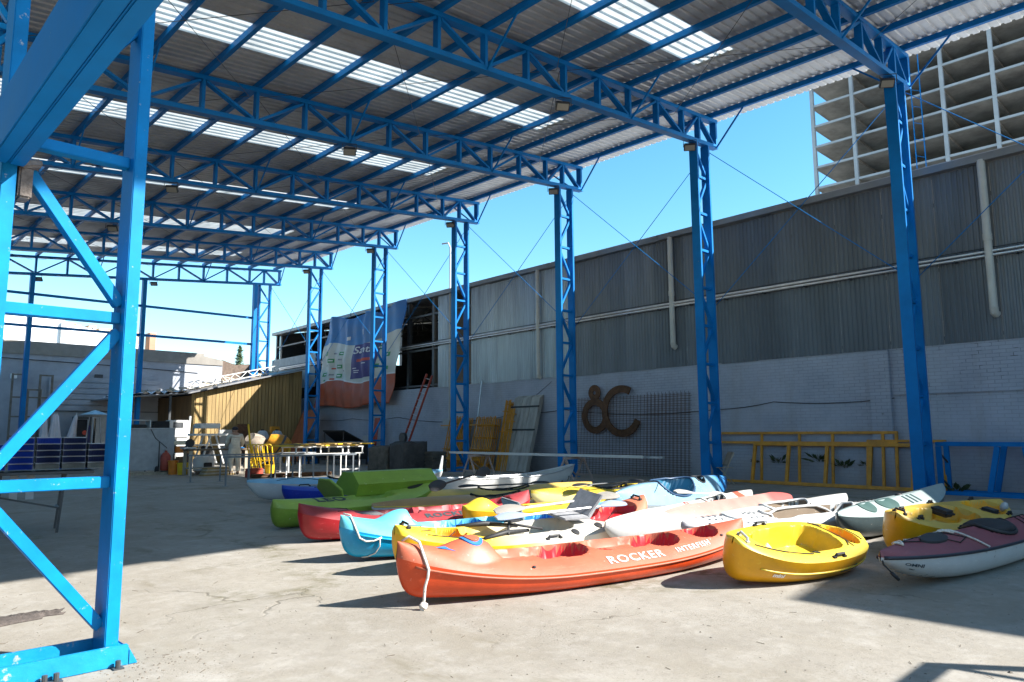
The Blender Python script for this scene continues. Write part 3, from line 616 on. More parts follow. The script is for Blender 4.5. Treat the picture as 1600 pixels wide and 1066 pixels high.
tag(m.build('roof_tarp', mat('white_tarp', (.7,.7,.72), .7, 0, .1, 3), smooth=True, fix=False), 'crumpled white plastic sheet spread on the low end of the hut roof', 'tarpaulin')
# ================================================================ KAYAKS
def plastic(nm, col, rough=.38, var=.1, col2=None, x0=0, x1=1, scuff=(.75,.7,.62)):
    """weathered polyethylene; col2 gives a lengthwise second colour (object x)"""
    if nm in MATS: return MATS[nm]
    m = mat(nm, col, rough, 0, var, 2.2, wear=scuff, wear_amt=.22, wear_scale=15, bump=.08, bscale=14)
    t = m.node_tree; n = t.nodes; L = t.links; b = n['Principled BSDF']; src = b.inputs['Base Color'].links[0].from_socket
    tc = n.new('ShaderNodeTexCoord')
    for sc_, lo_, hi_, f_, cc in (((1.6, 26, 26), .60, .66, .38, [min(.8, q*1.5+.05) for q in col]), ((.7, 5, 5), .55, .72, .35, [q*.62 for q in col])):
        mp = n.new('ShaderNodeMapping'); mp.inputs['Scale'].default_value = sc_; L.new(tc.outputs['Object'], mp.inputs[0]); nz = n.new('ShaderNodeTexNoise'); nz.inputs['Scale'].default_value = 1.5; nz.inputs['Detail'].default_value = 7; nz.inputs['Roughness'].default_value = .7; L.new(mp.outputs[0], nz.inputs[0])
        mr = n.new('ShaderNodeMapRange'); mr.inputs[1].default_value = lo_; mr.inputs[2].default_value = hi_; mr.inputs[4].default_value = f_; L.new(nz.outputs[0], mr.inputs[0]); mx = n.new('ShaderNodeMix'); mx.data_type = 'RGBA'; L.new(mr.outputs[0], mx.inputs[0]); L.new(src, mx.inputs[6]); mx.inputs[7].default_value = list(cc)+[1]; src = mx.outputs[2]
    L.new(src, b.inputs['Base Color'])
    if col2:
        t = m.node_tree; n = t.nodes; L = t.links; b = n['Principled BSDF']; src = b.inputs['Base Color'].links[0].from_socket
        tc = n.new('ShaderNodeTexCoord'); sx = n.new('ShaderNodeSeparateXYZ'); L.new(tc.outputs['Object'], sx.inputs[0]); nz = n.new('ShaderNodeTexNoise'); nz.inputs['Scale'].default_value = 2.5; L.new(tc.outputs['Object'], nz.inputs[0])
        for c, a, b_ in col2:
            ad = n.new('ShaderNodeMath'); ad.operation = 'MULTIPLY_ADD'; L.new(nz.outputs[0], ad.inputs[0]); ad.inputs[1].default_value = .5; L.new(sx.outputs[0], ad.inputs[2])
            mr = n.new('ShaderNodeMapRange'); mr.inputs[1].default_value = a+.25; mr.inputs[2].default_value = b_+.25; L.new(ad.outputs[0], mr.inputs[0])
            mx = n.new('ShaderNodeMix'); mx.data_type = 'RGBA'; L.new(mr.outputs[0], mx.inputs[0]); L.new(src, mx.inputs[6]); mx.inputs[7].default_value = tuple(c)+(1,); src = mx.outputs[2]
        L.new(src, b.inputs['Base Color'])
    return m
class Boat: pass
def kayak(name, label, cat, bow, stern, B, H, hull_m, deck_m, well_m=None, br=.10, sr=.08, rr=.02, p=.62, stem=14, e1=.55, e2=.9, crown=.07, cpow=3., ridge=0., wells=(), bumps=(), rim=None, rimr=.014, z=0., roll=0., bulge=0., group=None, nx=96, ny=26, pitch=0., blunt=0.):
    bow = Vector((bow[0], bow[1], 0)); stern = Vector((stern[0], stern[1], 0)); d = stern-bow; Lh = d.length
    t = thing(name, label, cat, (bow.x, bow.y, z), math.atan2(d.y, d.x), group)
    t.rotation_euler = (roll, pitch, math.atan2(d.y, d.x))
    o = Boat(); o.t = t; o.L = Lh
    def hb(x):
        s = max(0., min(1., x/Lh)); s2 = s+bulge*s*(1-s); v = (4*s2*(1-s2)); return B/2*(max(0, v)**p*(1-blunt)+blunt*(1-(abs(2*s-1))**8)**.5)+.006
    def sh(x):
        s = x/Lh; return H+br*max(0, 1-s/.38)**2+sr*max(0, (s-.62)/.38)**2
    def kl(x):
        s = x/Lh; q = abs(2*s-1); return rr*q**2.2+(sh(x)-.03-rr*q**2.2)*q**stem
    def wf(x, y):
        h = 0; w_ = 0
        for wl in wells:
            xc, yc, rx, ry, dp, pw, ed = wl[:7]
            if ry == 'f': q = (abs(x-xc)/rx)**pw+(abs(y)/(hb(x)*.9))**6
            else: q = (abs(x-xc)/rx)**pw+(abs(y-yc)/ry)**pw
            f = 1-sstep(ed, 1., q); h = max(h, dp*f)
            if len(wl) > 7 and wl[7] and f > .45: w_ = wl[7]
        b_ = 0
        for xc, yc, rx, ry, hh in bumps:
            q = ((x-xc)/rx)**2+((y-yc)/ry)**2; b_ += hh*max(0, 1-q)**1.5
        return h, b_, w_
    def dk(x, v):
        y = v*hb(x); h, b_, w_ = wf(x, y); zz = sh(x)+crown*(1-abs(v)**cpow)+ridge*(1-abs(v))*min(1, hb(x)/(B/2)*1.3)+b_-h
        return Vector((x, y, max(zz, kl(x)+.025))), w_
    def hu(x, a, s=-1):
        b_ = hb(x); c = math.cos(a*math.pi/2); si = math.sin(a*math.pi/2)
        en = lerp(1.15, e1, min(1, b_/(B/2)*1.1)); return Vector((x, s*b_*max(0, c)**en, sh(x)-(sh(x)-kl(x))*si**e2))
    o.hb, o.sh, o.kl, o.dk, o.hu = hb, sh, kl, dk, hu
    xs = [Lh*.5*(1-math.cos(math.pi*(i/nx)))*.55+Lh*i/nx*.45 for i in range(nx+1)]
    m = MB(); na = 9; vs = []
    for x in xs:
        row = [hu(x, j/na, -1) for j in range(na+1)]+[hu(x, 1-j/na, 1) for j in range(1, na+1)]
        vs += row
    n_ = 2*na+1; m.add(vs, [(i*n_+j, i*n_+j+1, (i+1)*n_+j+1, (i+1)*n_+j) for i in range(nx) for j in range(n_-1)])
    o.hull = m.build('hull', hull_m, t, smooth=True, fix=False)
    m = MB(); vs = []; wm = []
    for x in xs:
        for j in range(ny+1):
            v = math.sin((j/ny-.5)*math.pi)*.35+(2*j/ny-1)*.65; P_, w_ = dk(x, v); vs.append(P_); wm.append(w_)
    n_ = ny+1
    for i in range(nx):
        for j in range(ny):
            q = (i*n_+j, i*n_+j+1, (i+1)*n_+j+1, (i+1)*n_+j); m.f.append(q); ww = [wm[k] for k in q]; m.m.append(max(ww) if sum(1 for z_ in ww if z_) >= 2 else 0)
    m.v = [tuple(v) for v in vs]
    # deck faces must point up
    m.f = [tuple(reversed(f)) for f in m.f]
    mats = [deck_m]+list(well_m if isinstance(well_m, (list, tuple)) else [well_m or deck_m])
    o.deck = m.build('deck', mats, t, smooth=50, fix=False)
    rm = Euler((roll, pitch, 0)).to_matrix(); t.location.z = z-min((rm @ v.co).z for v in o.hull.data.vertices)
    if rim:
        for s in (-1, 1):
            MB().tube([Vector((x, s*hb(x), sh(x)-.004)) for x in xs[1:-1:2]], rimr, 6).build('gunwale', rim, t, smooth=True, fix=False)
    return o
def cord(o, pts, r=.005, mt=None, nm='deck_cord', lift=.008):
    P = []
    for (x0, v0), (x1, v1) in zip(pts[:-1], pts[1:]):
        for k in range(6): P.append(o.dk(lerp(x0, x1, k/6), lerp(v0, v1, k/6))[0]+Vector((0,0,lift)))
    P.append(o.dk(*pts[-1])[0]+Vector((0,0,lift))); return MB().tube(P, r, 5).build(nm, mt or CORD, o.t, fix=False)
def coaming(o, xc, rx, ry, lift=.03, r=.018, mt=BLACK, ring=True):
    P = []
    for k in range(29):
        a = 2*math.pi*k/28; x = xc+rx*math.cos(a); y = ry*math.sin(a); v = max(-1, min(1, y/o.hb(x))); b_ = o.sh(x); zc = max(o.dk(x, v*1.0)[0].z, o.dk(xc+rx*1.12*math.cos(a), max(-1, min(1, ry*1.12*math.sin(a)/o.hb(x))))[0].z); P.append((x, y, zc+lift))
    return MB().tube(P, r, 7, cap=False).build('coaming', mt, o.t, smooth=True, fix=False)
def hatch(o, x, v, rx, ry, mt=BLACK, nm='hatch_cover', h=.012):
    c = o.dk(x, v)[0]; m = MB(); n_ = 20; top = []; lo = []
    for k in range(n_):
        a = 2*math.pi*k/n_; q = o.dk(x+rx*math.cos(a), v+ry*math.sin(a)/o.hb(x))[0]; lo.append(q-Vector((0,0,.004))); top.append(q+Vector((0,0,h)))
    ctr = o.dk(x, v)[0]+Vector((0,0,h*1.5)); vs = lo+top+[ctr]
    m.add(vs, [(k, (k+1)%n_, n_+(k+1)%n_, n_+k) for k in range(n_)]+[(n_+k, n_+(k+1)%n_, 2*n_) for k in range(n_)]); return m.build(nm, mt, o.t, smooth=35)
def handle(o, x, v, mt=BLACK, l=.16, nm='carry_handle', ang=0):
    c = o.dk(x, v)[0]; dx = l/2*math.cos(ang); dy = l/2*math.sin(ang)
    m = MB(); m.tube([c+Vector((-dx,-dy,.005)), c+Vector((-dx*.8,-dy*.8,.035)), c+Vector((dx*.8,dy*.8,.035)), c+Vector((dx,dy,.005))], .013, 7); m.box(c.x-dx-.02,c.x-dx+.02,c.y-dy-.015,c.y-dy+.015,c.z-.01,c.z+.016); m.box(c.x+dx-.02,c.x+dx+.02,c.y+dy-.015,c.y+dy+.015,c.z-.01,c.z+.016)
    return m.build(nm, mt, o.t, smooth=30)
def hull_print(o, txt, x0, a0, size, mt, s=-1, up=1., bold=.006, spacing=1., nm='lettering'):
    def fn(u, v):
        x = x0+u; a = a0-v*up; P_ = o.hu(x, a, s); Q = o.hu(x, a+.02, s); T = o.hu(x+.02, a, s); n_ = (T-P_).cross(Q-P_); n_ = n_.normalized() if n_.length > 1e-9 else Vector((0,s,0))
        if n_.y*s < 0: n_ = -n_
        return P_+n_*.004
    return print_on(nm, txt, size, fn, mt, o.t, bold, spacing)
def deck_print(o, txt, x0, v0, size, mt, bold=.006, nm='lettering', vs=1., spacing=1.):
    def fn(u, v): return o.dk(x0+u, v0+v*vs/o.hb(x0+u))[0]+Vector((0,0,.006))
    return print_on(nm, txt, size, fn, mt, o.t, bold, spacing)
def blade_paddle(label, p, q, roll=0., bm_=BLACK, sm=SILV, z0=None, group=None, feather=1.0):
    p = Vector(p); q = Vector(q); d = (q-p).normalized(); t = thing('kayak_paddle', label, 'paddle', p, 0, group)
    q = q-p; L_ = q.length; MB().tube([d*.40, d*(L_-.40)], .015, 8).build('shaft', sm, t, smooth=40)
    for c, s in ((Vector((0,0,0)), 1), (q, -1)):
        u = Vector((0,0,1)).cross(d).normalized()*math.cos(roll)+Vector((0,0,1))*math.sin(roll); n_ = d.cross(u).normalized(); m = MB(); N_ = 12; top = []; bot = []
        for k in range(N_+1):
            f = k/N_; x = f*.46; w_ = .095*math.sin(math.pi*min(1, .08+f*.92))**.6*(1-.25*f); cv = .02*math.sin(math.pi*f)
            for j in (-1, -.5, 0, .5, 1): top.append(c+d*s*x+u*w_*j+n_*(cv+.012*(1-j*j)+.004)); bot.append(c+d*s*x+u*w_*j+n_*(cv-.004))
        n5 = 5; F = [(k*n5+j, k*n5+j+1, (k+1)*n5+j+1, (k+1)*n5+j) for k in range(N_) for j in range(4)]; o_ = len(top)
        m.add(top+bot, F+[tuple(o_+i for i in reversed(f)) for f in F]+[(k*n5, (k+1)*n5, o_+(k+1)*n5, o_+k*n5) for k in range(N_)]+[(k*n5+4, o_+k*n5+4, o_+(k+1)*n5+4, (k+1)*n5+4) for k in range(N_)]+[(0, o_, o_+1, 1), (1, o_+1, o_+2, 2), (2, o_+2, o_+3, 3), (3, o_+3, o_+4, 4)]+[(N_*n5+j, N_*n5+j+1, o_+N_*n5+j+1, o_+N_*n5+j) for j in range(4)])
        m.build('blade', bm_, t, smooth=40)
    return t
FADED_S = plastic('faded_salmon', (.42, .102, .05), .5); OR_RED = plastic('orange_red_hull', (.62, .065, .012), .36); WELL_R = plastic('unfaded_red', (.50, .012, .02), .42)
CY = plastic('cyan_hull', (.004, .33, .60), .36); CYD = plastic('faded_cyan', (.10, .43, .54), .48); CYW = plastic('unfaded_blue', (.005, .14, .50), .42)
YH = plastic('warm_yellow_hull', (.68, .33, .004), .36); YD = plastic('faded_yellow', (.66, .46, .03), .45); YW = plastic('unfaded_orange_yellow', (.74, .33, .005), .42)
RDH = plastic('crimson_hull', (.33, .008, .014), .38); RDD = plastic('faded_crimson', (.28, .03, .035), .5)
LIME = plastic('lime_green_shell', (.225, .345, .035), .42); LIMED = plastic('lime_green_deck', (.29, .41, .065), .48)
WH = plastic('white_gelcoat', (.50, .50, .49), .3, .05); WHD = plastic('aged_white_gelcoat', (.47, .46, .42), .42, .1)
LBL = plastic('light_blue_deck', (.20, .43, .60), .35); DBL = plastic('dark_blue_hull', (.004, .03, .36), .35)
INK = mat('dark_lettering', (.03,.05,.06), .6); INKW = mat('white_lettering', (.8,.8,.78), .5); INKG = mat('grey_lettering', (.14,.15,.16), .6); INKB = mat('blue_lettering', (.03,.16,.5), .5)
def tandem_wells(L_, wm=1):
    return [(L_*.30, 0, .42, .20, .09, 3, .6), (L_*.40, 0, .24, .21, .15, 2.4, .72, wm), (L_*.555, 0, .40, .19, .09, 3, .6), (L_*.515, 0, .13, .15, .12, 2.4, .75, wm), (L_*.68, 0, .26, .22, .16, 2.4, .72, wm), (L_*.83, 0, .22, .18, .13, 2.6, .75, wm)]
# --- front orange tandem
k1 = kayak('tandem_kayak', 'long faded orange two seat kayak with red wells and white bow rope, frontmost', 'kayak', (3.64, 5.14), (7.86, 4.30), .80, .20, OR_RED, FADED_S, WELL_R, br=.20, sr=.10, rr=.05, p=.57, stem=34, e1=.5, crown=.13, cpow=2.2, roll=R(7), wells=tandem_wells(4.3), bumps=[(.72, 0, .34, .22, .11)], group='kayaks laid out on the yard', nx=220, ny=60)
hatch(k1, .70, 0, .105, .105, mat('blue_hatch', (.03,.16,.45), .4), h=.012); hatch(k1, .70, 0, .075, .075, FADED_S, 'hatch_disc', h=.018)
m = MB(); 
k1s = [k1.dk(.34+.16*a, -.30+b*.5)[0]+Vector((0,0,.006)) for a, b in ((0,.2),(.55,.38),(1,-.3),(.5,.05))]
m.add(k1s, [(0,1,3),(1,2,3)]); m.build('star_decal', INKB, k1.t, fix=False)
deck_print(k1, 'ROCKER', 2.02, -.89, .175, mat('faded_lettering', (.50,.47,.44), .6, 0, .25, 14), .004, vs=.66, spacing=1.12); deck_print(k1, 'INTERFISH', 2.95, -.86, .10, INKW, .001, vs=.75, spacing=1.2)
MB().tube([k1.hu(x, .06, -1)+Vector((0,-.006,0)) for x in [.12+.1*i for i in range(40)]], .011, 6).build('rub_strake', FADED_S, k1.t, smooth=True, fix=False)
m = MB(); a_ = k1.dk(.10, -.2)[0]; b_ = k1.hu(.20, .05, -1)
P_ = [k1.dk(.05,.3)[0]+Vector((0,0,.012)), k1.dk(.10,0)[0]+Vector((0,0,.055)), k1.dk(.17,-.4)[0]+Vector((0,0,.05)), b_+Vector((.01,-.03,.0)), b_+Vector((.0,-.04,-.06)), b_+Vector((-.015,-.03,-.14)), b_+Vector((-.02,-.04,-.22)), b_+Vector((-.03,-.05,-.285))]
m.tube(P_, .0125, 8); m.ball(P_[-1]+Vector((0,0,-.0)), .036, 10, (1,.9,1.0)); m.ball(P_[-1]+Vector((-.012,-.01,-.028)), .022, 8); m.tube([P_[-1]+Vector((-.03,0,.01)), P_[-1]+Vector((0,-.036,-.008)), P_[-1]+Vector((.03,0,.012))], .013, 7)
m.build('bow_rope', ROPE, k1.t, smooth=True, fix=False)
for x, v in ((1.55,.88),(1.2,-.8),(2.5,.9),(3.2,.9),(3.75,-.7),(3.5,.8)):
    c = k1.dk(x, v)[0]; m = MB(); m.ball(c+Vector((0,0,.006)), .016, 8, (1.3,1,.8)); m.build('deck_fitting', BLACK, k1.t, fix=False)
# --- tricolour single behind it
TRI = plastic('marbled_yellow_white_salmon_deck', (.80,.55,.03), .45, col2=[((.52,.49,.42), 1.0, 1.7), ((.50,.15,.08), 2.7, 3.3)]); TRIH = plastic('marbled_yellow_white_salmon_hull', (.80,.42,.008), .38, col2=[((.72,.68,.58), 1.3, 2.0), ((.68,.15,.06), 2.7, 3.3)])
k2 = kayak('fishing_kayak', 'single kayak shading from yellow bow through white to a salmon stern, two paddles across it', 'kayak', (4.42, 6.30), (8.30, 6.02), .80, .25, TRIH, TRI, [plastic('unfaded_orange', (.74,.26,.004), .42), WELL_R], br=.16, sr=.24, rr=.03, p=.42, stem=40, e1=.45, crown=.08, cpow=2.6, roll=R(9), wells=[(.62,0,.25,.20,.10,2.4,.75,1),(1.6,0,.75,.24,.13,3.5,.75),(2.15,0,.3,.25,.17,2.6,.75),(3.2,0,.42,.24,.14,3,.75,2)], group='kayaks laid out on the yard', nx=200, ny=56)
cord(k2, [(.25,-.5),(.95,.45)]); cord(k2, [(.25,.5),(.95,-.45)]); cord(k2, [(.3,-.7),(1.0,-.7)]); cord(k2, [(.5,.6),(.5,-.6)], .004); handle(k2, .12, 0, l=.14, ang=1.57)
cord(k2, [(2.9,-.6),(3.5,.6)]); cord(k2, [(2.9,.6),(3.5,-.6)]); handle(k2, 3.74, 0, l=.14, ang=1.57); handle(k2, 1.9, -.93, l=.2); handle(k2, 1.9, .93, l=.2)
m = MB(); c = k2.dk(1.32, 0)[0]; 
for s in (-1, 1): m.tube([c+Vector((-.35,.26*s,.12)), c+Vector((.0,.2*s,.14)), c+Vector((.42,.1*s,.10))], [.02,.03,.02], 7); m.tube([c+Vector((.0,.24*s,.13)), c+Vector((.25,-.06*s,.17)), c+Vector((.55,-.2*s,.13))], .016, 6)
m.build('folded_seat_strap', BLACK, k2.t, smooth=True, fix=False)
m = MB(); c = k2.dk(2.45, 0)[0]; m.box(c.x-.22,c.x+.2,-.2,.2,c.z+.06,c.z+.09); m.prism([(c.x+.2,-.2,c.z+.06),(c.x+.42,-.2,c.z+.32),(c.x+.39,-.2,c.z+.34),(c.x+.17,-.2,c.z+.09)], (0,.4,0)); m.build('seat', mat('grey_canvas', (.25,.25,.26), .9, 0, .2, 6), k2.t, bevel=.01)
for x, v in ((2.75,-.7),(2.3,-.8)): hatch(k2, x, v, .05, .05, BLACK, 'rod_holder')
kw = lambda o, x, y, z: o.t.matrix_basis @ Vector((x, y, z))
def rot_at(o, x, y, z):
    c, s = math.cos(o.t.rotation_euler.z), math.sin(o.t.rotation_euler.z); return (o.t.location.x+c*x-s*y, o.t.location.y+s*x+c*y, z)
GBL = mat('grey_paddle_blade', (.26,.24,.21), .5, 0, .1, 4); BBL = mat('pale_blue_paddle_blade', (.28,.33,.45), .4, 0, .1, 4)
blade_paddle('grey bladed paddle lying across the salmon stern of the tricolour kayak, the farther of two', rot_at(k2, 1.55, .24, .50), rot_at(k2, 3.45, -.02, .60), .5, GBL, WHITE)
blade_paddle('pale blue bladed paddle lying along the tricolour kayak, the nearer of two', rot_at(k2, 1.3, -.10, .47), rot_at(k2, 3.3, -.27, .52), .35, BBL, SILV)
# --- cyan tandem
k3 = kayak('tandem_kayak', 'cyan blue two seat kayak with dark blue seat wells behind the tricolour kayak', 'kayak', (4.42, 7.32), (8.45, 6.66), .80, .21, CY, CYD, CYW, br=.18, sr=.11, rr=.04, p=.5, stem=34, e1=.5, crown=.13, cpow=2.2, roll=R(6), wells=tandem_wells(4.08), bumps=[(.78, 0, .36, .2, .15)], group='kayaks laid out on the yard', nx=200, ny=56)
deck_print(k3, 'ROCKER', 1.75, -.90, .19, INKG, .01, vs=.62, spacing=1.12)
MB().tube([k3.hu(x, .06, -1)+Vector((0,-.006,0)) for x in [.12+.1*i for i in range(38)]], .011, 6).build('rub_strake', CY, k3.t, smooth=True, fix=False)
b_ = k3.hu(.12, .1, -1); m = MB(); hq = lambda x, a: k3.hu(x, a, -1)+Vector((0,-.014,0)); m.tube([k3.dk(.04,.2)[0]+Vector((0,0,.02)), k3.dk(.1,-.3)[0]+Vector((0,0,.03)), hq(.14,.0), hq(.17,.12), hq(.24,.17), hq(.32,.13), hq(.40,.03)], .010, 7); m.tube([hq(.38,.06), hq(.39,.25), hq(.36,.5), hq(.30,.7), hq(.25,.82)], .007, 6); m.build('bow_rope', ROPE, k3.t, smooth=True, fix=False)
m = MB(); c = k3.dk(2.45, 0)[0]; m.prism([(c.x-.05,-.2,c.z+.02),(c.x-.16,-.2,c.z+.30),(c.x-.12,-.2,c.z+.31),(c.x+.0,-.2,c.z+.02)], (0,.4,0)); m.build('backrest', mat('grey_canvas_b', (.20,.21,.22), .9, 0, .2, 6), k3.t, bevel=.012)
# --- crimson tandem
k4 = kayak('tandem_kayak', 'crimson two seat kayak with its bow in the shade between the cyan and lime kayaks', 'kayak', (4.80, 8.98), (8.6, 8.45), .80, .22, RDH, RDD, RDH, br=.18, sr=.16, rr=.03, p=.48, stem=30, e1=.5, crown=.12, cpow=2.2, roll=R(4), wells=tandem_wells(3.85), group='kayaks laid out on the yard')
deck_print(k4, 'ROCKER', 1.75, -.86, .19, INK, .008, vs=.62, spacing=1.12)
m = MB(); c = k4.dk(.8, 0)[0]; m.box(c.x-.3,c.x+.4,-.16,.16,c.z+.005,c.z+.03); m.build('deck_pad', mat('grey_pad', (.14,.14,.145), .9), k4.t, bevel=.01)
cord(k4, [(.5,.5),(1.1,-.6)]); cord(k4, [(.5,-.5),(1.2,.5)])
blade_paddle('black bladed paddle propped upright in the seat of the crimson kayak', rot_at(k4, 2.0, .0, .62), rot_at(k4, 3.6, .75, .80), 1.1, BLACK, BLACK)
# --- yellow single beyond the cyan one
k5 = kayak('sit_on_top_kayak', 'yellow single kayak almost hidden behind the cyan kayak, rounded hump at its bow', 'kayak', (6.85, 8.02), (9.7, 7.55), .72, .29, YH, YD, YW, br=.06, sr=.08, p=.5, stem=16, crown=.06, wells=[(.85,0,.25,.2,.1,2.5,.75,1),(1.45,0,.3,.22,.14,2.5,.75,1),(2.2,0,.3,.2,.12,2.5,.75,1)], bumps=[(.32,0,.28,.2,.12)], group='kayaks laid out on the yard')
cord(k5, [(2.0,-.6),(2.5,.6)]); cord(k5, [(2.0,.6),(2.5,-.6)])
# --- lime green pair
k6 = kayak('open_kayak', 'lime green kayak marked LEO with its stern tip curling up, lying in the shade', 'kayak', (5.15, 10.45), (8.75, 11.15), .78, .28, LIME, LIMED, LIMED, br=.06, sr=.22, p=.5, stem=40, e1=.7, crown=.12, cpow=2, roll=R(5), wells=[(1.9,0,.6,.22,.12,3,.75)], group='kayaks laid out on the yard')
deck_print(k6, 'LEO', .72, -.52, .32, INK, .012, vs=.7, spacing=1.1); hatch(k6, 3.1, -.2, .22, .06, BLACK, 'grip_pad')
m = MB(); pr = [(-.28,.0),(-.36,.20),(-.16,.40),(.16,.40),(.36,.20),(.28,.0)]
m.prism([(.12,y,z_) for y, z_ in pr], (1.75,0,0)); m.prism([(1.871,y,z_) for y, z_ in pr], (.001,0,0))
ob = m.mesh('shell', LIME, bevel=.025)
lt = thing('upturned_shell', 'upside down lime green dinghy shell resting across the lime kayak', 'boat', (6.84, 11.26, .36), R(1)); link('shell', ob, lt)
m = MB(); m.prism([(0,y*1.08,z_*1.05-.02) for y, z_ in pr], (.06,0,0)); o = m.build('transom_plate', LIMED, lt, bevel=.012); o.rotation_euler = (0, R(-32), 0); o.location = (-.16, 0, -.02); o.scale = (.7, 1, .92)
# --- brown decked racing kayaks
TAN = plastic('varnished_tan_deck', (.36,.22,.09), .35); TANY = plastic('yellow_varnish_deck', (.62,.42,.10), .35); GRH = plastic('grey_white_hull', (.52,.54,.55), .35)
k7 = kayak('racing_kayak', 'slim tan decked racing kayak with a grey hull, nearest to the lime kayak', 'kayak', (6.7, 10.1), (11.7, 9.55), .56, .22, GRH, TAN, BLACK, br=.04, sr=.05, p=.72, stem=8, e1=.75, crown=.05, ridge=.08, wells=[(2.5,0,.55,.19,.22,2.2,.88,1)], rim=YD, rimr=.010, group='slim kayaks laid beyond the tandem kayaks'); coaming(k7, 2.5, .55, .19, .01, .014)
k8 = kayak('racing_kayak', 'slim pale tan racing kayak with a long open cockpit just beyond the nearer tan one', 'kayak', (7.6, 11.05), (12.5, 10.3), .56, .24, WHD, TANY, BLACK, br=.05, sr=.06, p=.72, stem=8, e1=.75, crown=.05, ridge=.08, wells=[(2.6,0,.6,.19,.22,2.2,.88,1)], rim=BLACK, rimr=.008, group='slim kayaks laid beyond the tandem kayaks'); coaming(k8, 2.6, .6, .19, .01, .014)
blade_paddle('black bladed paddle lying on the pale tan racing kayak', (9.0, 10.65, .42), (11.0, 10.2, .42), .2, BLACK, STEEL)
# --- white canoe
k9 = kayak('open_canoe', 'long white open canoe with the high end marked 8 and 3', 'canoe', (9.75, 13.6), (14.75, 12.75), .84, .36, WH, WHD, plastic('canoe_inside', (.46,.45,.42), .6), br=.16, sr=.24, rr=.03, p=.62, stem=12, e1=.5, crown=.0, wells=[(2.5,0,2.25,'f',.32,12,.8,1)], rim=SILV, rimr=.016, group='boats laid beyond the tandem kayaks', nx=110, ny=30)
for x in (1.3, 2.6, 3.8):
    m = MB(); m.tube([(x, -k9.hb(x)+.01, k9.sh(x)-.02), (x, k9.hb(x)-.01, k9.sh(x)-.02)], .02, 7); m.build('thwart', SILV, k9.t, smooth=True)
hull_print(k9, '8', 4.45, .62, .16, INK, up=1.9); hull_print(k9, '3', 4.72, .55, .16, INK, up=1.9)
# --- light blue decked sea kayak with upright fin stern
k10 = kayak('sea_kayak', 'long white hulled sea kayak with a sky blue deck and upright white stern fin', 'kayak', (6.75, 14.8), (11.75, 14.55), .62, .34, WH, LBL, BLACK, br=.10, sr=.14, p=.68, stem=11, e1=.6, crown=.04, ridge=.09, wells=[(2.3,0,.45,.2,.25,2.2,.88,1)], group='boats laid beyond the tandem kayaks'); coaming(k10, 2.3, .45, .2, .015)
m = MB(); m.prism([(4.86,-.012,.40),(4.99,-.012,.45),(5.03,-.012,.86),(4.98,-.012,.87)], (0,.024,0)); m.build('stern_fin', WH, k10.t, bevel=.006)
cord(k10, [(.6,.6),(1.6,-.6)]); cord(k10, [(.6,-.6),(1.6,.6)])
k11 = kayak('short_kayak', 'small deep blue kayak in the shade against the white sea kayak', 'kayak', (6.92, 13.6), (9.3, 13.0), .66, .30, DBL, plastic('blue_deck', (.01,.07,.42), .4), DBL, br=.06, p=.5, stem=14, wells=[(1.2,0,.4,.22,.15,2.4,.8,1)], group='boats laid beyond the tandem kayaks'); handle(k11, .45, .1, l=.22); cord(k11, [(.6,.6),(1.0,-.6)]); cord(k11, [(.6,-.6),(1.0,.6)])
# --- yellow ones and the light blue sea kayak, centre
k12 = kayak('sea_kayak', 'slim yellow sea kayak beside the light blue one with a black paddle on its deck', 'kayak', (9.5, 9.25), (13.6, 8.75), .58, .27, plastic('pale_yellow_hull', (.72,.62,.28), .38), YD, BLACK, br=.08, sr=.08, p=.68, stem=9, e1=.65, crown=.05, ridge=.08, wells=[(2.0,0,.42,.19,.22,2.2,.88,1)], group='slim kayaks laid beyond the tandem kayaks'); coaming(k12, 2.0, .42, .19, .01); cord(k12, [(.6,.6),(1.3,-.6)]); cord(k12, [(.6,-.6),(1.3,.6)])
blade_paddle('black bladed paddle resting on the yellow sea kayak', (10.2, 8.85, .46), (12.2, 8.75, .46), .15, BLACK, STEEL)
SKB = plastic('sky_blue_shell', (.20,.36,.48), .3, .06, col2=[((.03,.19,.46), 3.55, 3.8)])  # second colour paints the shade on the bow tip; hull likewise
k13 = kayak('sea_kayak', 'large pale blue sea kayak with a wide open blue cockpit and painted bow tip shade', 'kayak', (8.9, 7.1), (13.35, 7.75), .80, .36, plastic('white_blue_hull', (.44,.49,.52), .3, .06, col2=[((.02,.15,.42), 3.55, 3.8)]), SKB, [plastic('cockpit_blue', (.05,.22,.34), .4), GLASSD], br=.02, sr=.03, rr=.04, p=.62, stem=7, e1=.62, crown=.10, cpow=2, ridge=.12, wells=[(2.0,0,.62,.29,.36,2.6,.85,1),(3.05,0,.16,.12,.12,2,.85,2)], roll=R(24), group='boats laid beyond the tandem kayaks', nx=120, ny=34); coaming(k13, 2.0, .64, .31, .012, .02, mat('blue_coaming', (.03,.07,.14), .4)); coaming(k13, 3.05, .17, .13, .004, .012, BLACK)
for a, b in (((1.0,.5),(1.7,-.4)),((1.0,-.5),(1.7,.4)),((3.8,.5),(4.2,-.5)),((3.8,-.5),(4.2,.5))): cord(k13, [a, b])
